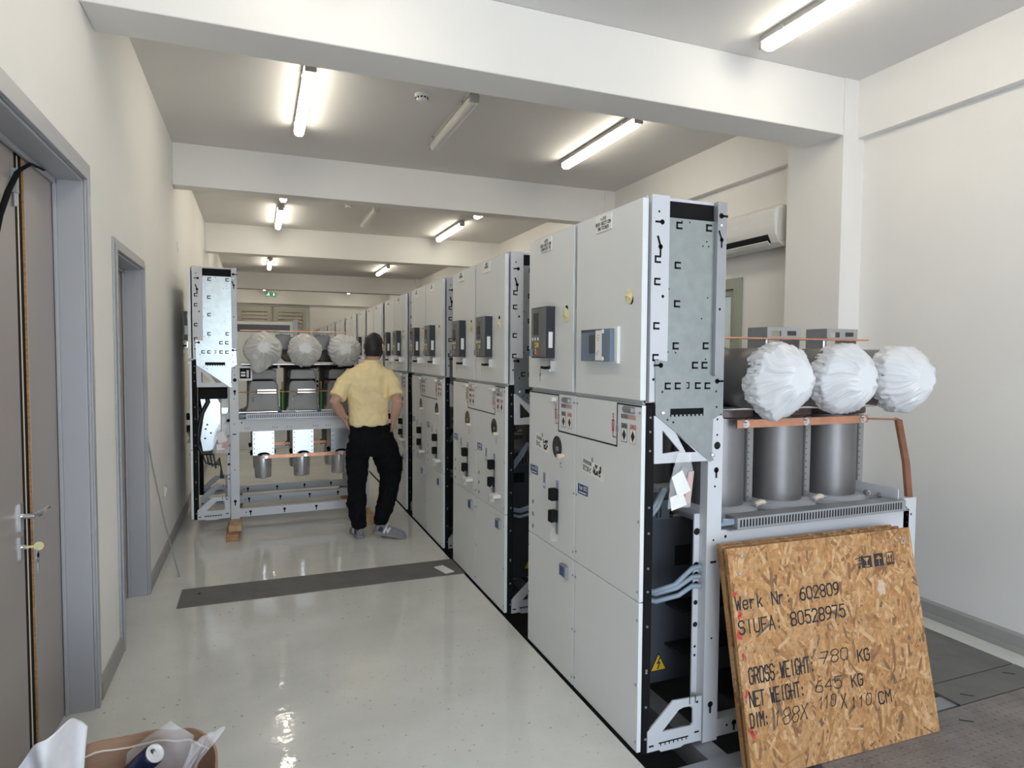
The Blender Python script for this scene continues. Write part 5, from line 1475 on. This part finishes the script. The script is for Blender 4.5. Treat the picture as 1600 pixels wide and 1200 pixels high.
b.path([H(0, .088, .025), H(0, .108, -.018), H(0, .118, -.034), H(0, .098, -.045)], [.009, .012, .015, .010], 10)   # nose
for s_ in (-1, 1):
    b.path([H(s_ * .078, .0, .02), H(s_ * .087, -.012, .022), H(s_ * .089, -.014, -.005), H(s_ * .080, .0, -.035)], [.010, .013, .013, .008], 10)  # ears
b.path([H(-.022, .095, -.068), H(0, .102, -.066), H(.022, .095, -.068)], [.005, .008, .005], 8)
b.path([H(-.022, .095, -.077), H(0, .101, -.078), H(.022, .095, -.077)], [.005, .008, .005], 8)
b.path([H(-.05, .088, .022), H(-.02, .098, .026), H(.02, .098, .026), H(.05, .088, .022)], .008, 8)
for s_, (S, E, Wr, Pm) in ARM.items():
    S, E, Wr, Pm = V(S), V(E), V(Wr), V(Pm)
    b.path([S, S.lerp(E, .35), S.lerp(E, .75), E, E.lerp(Wr, .25), E.lerp(Wr, .6), E.lerp(Wr, .9), Wr], [.058, .053, .047, .044, .047, .042, .033, .029], 18)
    # palm and five fingers closing round the hip
    ax = (Pm - Wr).normalized(); out = V((s_ * .9, -.2, .1)); nrm = (out - ax * out.dot(ax)).normalized(); side = ax.cross(nrm)
    rings_ = []
    for t, wd, th in ((0, .027, .024), (.35, .036, .021), (.75, .043, .017), (1, .042, .014)):
        c = Wr.lerp(Pm, t)
        rings_.append([tuple(c + side * wd * math.cos(2 * PI * k / 16) + nrm * th * math.sin(2 * PI * k / 16)) for k in range(16)])
    b.rings(rings_)
    for q, (o_, L) in enumerate(((-.031, .072), (-.0105, .082), (.0105, .077), (.031, .060))):
        p0 = Pm + side * o_ - ax * .012; d1 = (ax + side * o_ * 4 - nrm * .15).normalized(); d2 = (ax * .75 - nrm * .65).normalized(); d3 = (ax * .4 - nrm * .9).normalized()
        p1 = p0 + d1 * (L * .45 + .012); p2 = p1 + d2 * L * .32; p3 = p2 + d3 * L * .25
        b.path([p0, p1, p2, p3], [.0095, .0092, .0085, .0065], 10)
    p0 = Wr.lerp(Pm, .35) + side * .028 * (-1 if s_ < 0 else -1); p1 = p0 - side * .028 + ax * .018; p2 = p1 - side * .010 + ax * .032
    b.path([p0, p1, p2], [.013, .011, .008], 10)
b.path([(-.09, 0, .92), (-.12, .01, .53), (-.108, .0, .10)], [.085, .058, .04], 16)
b.path([(.08, 0, .92), (.19, .03, .55), (.075, -.07, .10)], [.085, .058, .04], 16)
body = solid(b, 'body', M['skin'], .0052, 4, man)
for s_ in (-1, 1):
    q = MB(); c = H(s_ * .033, .083, .004); q.ball(c, .0125, mi=0); c2 = H(s_ * .033, .0925, .004); q.ball(c2, .0055, 10, 8, mi=1)
    q.build('eye', [M['eye'], M['hair']], man, smooth=True)
# hair: cap over the skull, short at the nape; beard along the jaw
b = MB(); n = 40; rows = []
for j in range(22):
    t = j / 21
    row = []
    for k in range(n):
        a = 2 * PI * k / n                       # a = 90 deg looks forward
        fw = math.sin(a)
        lim = (-.085 + .0 * fw) if fw < -.2 else (-.03 + .085 * max(0, (fw + .2) / 1.2) ** .8)
        lim = -.088 if fw < -.45 else (-.088 + (fw + .45) / .6 * .10 if fw < .15 else .012 + (fw - .15) / .85 * .055)
        zt = .122 - t * (.122 - lim)
        rr = math.sqrt(max(0, 1 - (max(0, zt) / .124) ** 2)) if zt > 0 else 1 - .22 * (-zt / .088) ** 1.6
        rx, rb, rf = .088, .112, .104
        x = rx * math.cos(a) * rr; y = (rf if fw > 0 else rb) * fw * rr
        kz = 1 + .02 * noise.noise(V((x * 40, y * 40, zt * 40)))
        row.append(H(x * kz, y * kz, zt * kz + .008 * (zt > .06)))
    rows.append(row)
b.rings(rows, cap=True)
b.build('hair', M['hair'], man, smooth=True)
b = MB(); rows = []
for j in range(6):
    t = j / 5; z = -.035 - t * .085
    rows.append([H(.0 + (.079 - .045 * t ** 1.3) * math.cos(a), (.103 - .004 * t) * math.sin(a) if math.sin(a) > 0 else .02 * math.sin(a), z) for a in [math.radians(-5 + 190 * k / 23) for k in range(24)]])
vs = [p for r in rows for p in r]
b.add(vs, [(i * 24 + k, i * 24 + k + 1, (i + 1) * 24 + k + 1, (i + 1) * 24 + k) for i in range(5) for k in range(23) if not (8 < k < 15 and i < 1)])
o = b.build('beard', M['hair'], man, smooth=True); sm = o.modifiers.new('s', 'SOLIDIFY'); sm.thickness = .006
# shirt
b = MB()
b.rings([ringz(cx, 0, z, a, bb, 36, p, 0, ln) for z, cx, a, bb, p, ln in ((1.035, -.016, .158, .118, 2.4, .04), (1.055, -.017, .172, .13, 2.4, .03), (1.10, -.018, .176, .132, 2.4, .0), (1.18, -.02, .176, .125, 2.4, 0), (1.27, -.022, .186, .125, 2.4, 0), (1.36, -.022, .196, .128, 2.4, 0), (1.44, -.02, .205, .126, 2.3, 0), (1.50, -.016, .205, .115, 2.2, 0), (1.55, -.012, .182, .10, 2.1, 0), (1.585, -.005, .135, .088, 2, 0), (1.612, .006, .088, .078, 2, 0), (1.63, .014, .071, .070, 2, 0))])
for s_ in (-1, 1):
    S, E = V(ARM[s_][0]), V(ARM[s_][1])
    end = S.lerp(E, .82 if s_ < 0 else .78)
    b.path([S + V((-s_ * .03, 0, .008)), S.lerp(E, .25), S.lerp(E, .55), end], [.076, .077, .075, .079], 24)
shirt = solid(b, 'shirt', M['shirt'], .0085, 6, man, (.032, .085))
b = MB()
rs = []
for t_, rr in ((0, .070), (.5, .0715), (1, .066)):
    rs.append([(.015 + rr * math.cos(2 * PI * k / 32), .008 + rr * math.sin(2 * PI * k / 32), 1.622 + t_ * .02) for k in range(32)])
b.rings(rs, cap=False); o = b.build('collar', M['shirt'], man, smooth=True); sm = o.modifiers.new('s', 'SOLIDIFY'); sm.thickness = .008
# trousers: pelvis and two legs in one
b = MB()
b.rings([ringz(cx, 0, z, a, bb, 32, 2.3) for z, cx, a, bb in ((1.09, -.016, .158, .115), (1.03, -.012, .172, .125), (.97, .004, .195, .132), (.90, .012, .214, .135), (.82, .02, .222, .132), (.76, .025, .215, .12))])
b.path([(-.105, .0, .86), (-.118, .015, .75), (-.122, .02, .64), (-.120, .02, .55), (-.128, .005, .45), (-.132, -.005, .35), (-.122, .0, .22), (-.108, .0, .13), (-.104, .005, .095)], [.114, .110, .100, .088, .082, .085, .080, .066, .062], 24)
b.path([(.125, .0, .86), (.148, .02, .74), (.178, .04, .64), (.193, .045, .56), (.176, .02, .45), (.150, -.015, .36), (.112, -.045, .25), (.078, -.065, .16), (.070, -.07, .12)], [.120, .128, .118, .102, .092, .087, .077, .064, .059], 24)
trous = solid(b, 'trousers', M['trouser'], .0085, 6, man, (.03, .06))
b = MB(); b.box(.265, .29, -.05, .07, .60, .74); o = b.build('cargo_pocket', M['trouser'], man, bevel=.01); o.rotation_euler = (0, math.radians(0), 0)
# sneakers: heel to toe along local +y
def sneaker(loc, rz, pitch, logo_side):
    e = empty('sneaker', loc); e.parent = man
    e.rotation_euler = (pitch, 0, rz)
    b = MB(); rs = []
    for y, wd, h in ((-.085, .020, .04), (-.078, .031, .075), (-.05, .037, .082), (-.01, .038, .078), (.03, .040, .082), (.07, .043, .068), (.11, .046, .055), (.15, .046, .046), (.18, .040, .038), (.20, .025, .028), (.207, .01, .02)):
        rs.append([(wd * math.cos(a) * (1 if math.sin(a) < .2 else .9), y, .024 + max(0, h * math.sin(a)) - (.004 if math.sin(a) < 0 else 0)) for a in [2 * PI * k / 24 for k in range(24)]])
    b.rings(rs); up = b.build('shoe_upper', M['shoe'], e, smooth=True)
    b = MB(); P = []
    out = []
    for y, wd in ((-.093, .016), (-.085, .030), (-.05, .041), (.0, .041), (.05, .043), (.10, .049), (.15, .050), (.19, .041), (.213, .020)):
        out.append((y, wd))
    poly = [(w_, y) for y, w_ in out] + [(-w_, y) for y, w_ in reversed(out)]
    b.prism(poly, 'z', 0, .026); b.build('sole', M['sole'], e, bevel=.006)
    b = MB(); b.lathe([(.038, .085), (.042, .098), (.036, .108), (.030, .10)], (0, -.03, 0), 20); b.build('ankle_collar', M['shoe'], e, smooth=40)
    b = MB()
    for k in range(4):
        y = .03 + k * .022; z = .105 - k * .010
        b.path([(-.026, y, z - .018), (0, y + .004, z + .004), (.026, y, z - .018)], .0035, 6)
    b.path([(.0, .025, .108), (.028, .015, .10), (.042, .03, .075)], .003, 6); b.path([(.0, .025, .108), (-.028, .02, .10), (-.04, .04, .07)], .003, 6)
    b.build('laces', M['plastic'], e, smooth=40)
    b = MB(); s_ = logo_side
    f = lambda u, v, d: (s_ * (.0395 + d + .004 * (u - .02) / .05 - .006 * (v - .04) / .03), u, v)
    P = [(.012, .036), (.024, .076), (.046, .042), (.058, .078)]
    stroke(b, P, f, .016, 0, .003); b.build('letter_emblem', M['plastic'], e)
    b = MB(); f = lambda u, v, d: (s_ * (.037 + d), u, v)
    patch(b, [(-.05, .04), (-.01, .035), (.0, .07), (-.03, .085)], f, .003); b.build('side_panel', M['shoedark'], e)
    return e
sneaker((-.112, .03, 0), math.radians(6), 0, -1)
sneaker((.098, -.085, .030), math.radians(-114), math.radians(-9), 1)
b = MB(); Wr = V(ARM[-1][2]); ax = (V(ARM[-1][1]) - Wr).normalized(); c = Wr + ax * .025
u = ax.cross(V((0, 0, 1))).normalized(); w2 = ax.cross(u)
rs = [[tuple(c + ax * h + (u * math.cos(2 * PI * k / 20) + w2 * math.sin(2 * PI * k / 20)) * .035) for k in range(20)] for h in (-.009, .009)]
b.rings(rs, cap=False); b.path([tuple(c - u * .034), tuple(c - u * .044)], .017, 16)
o = b.build('wristwatch', M['chrome'], man, smooth=40)
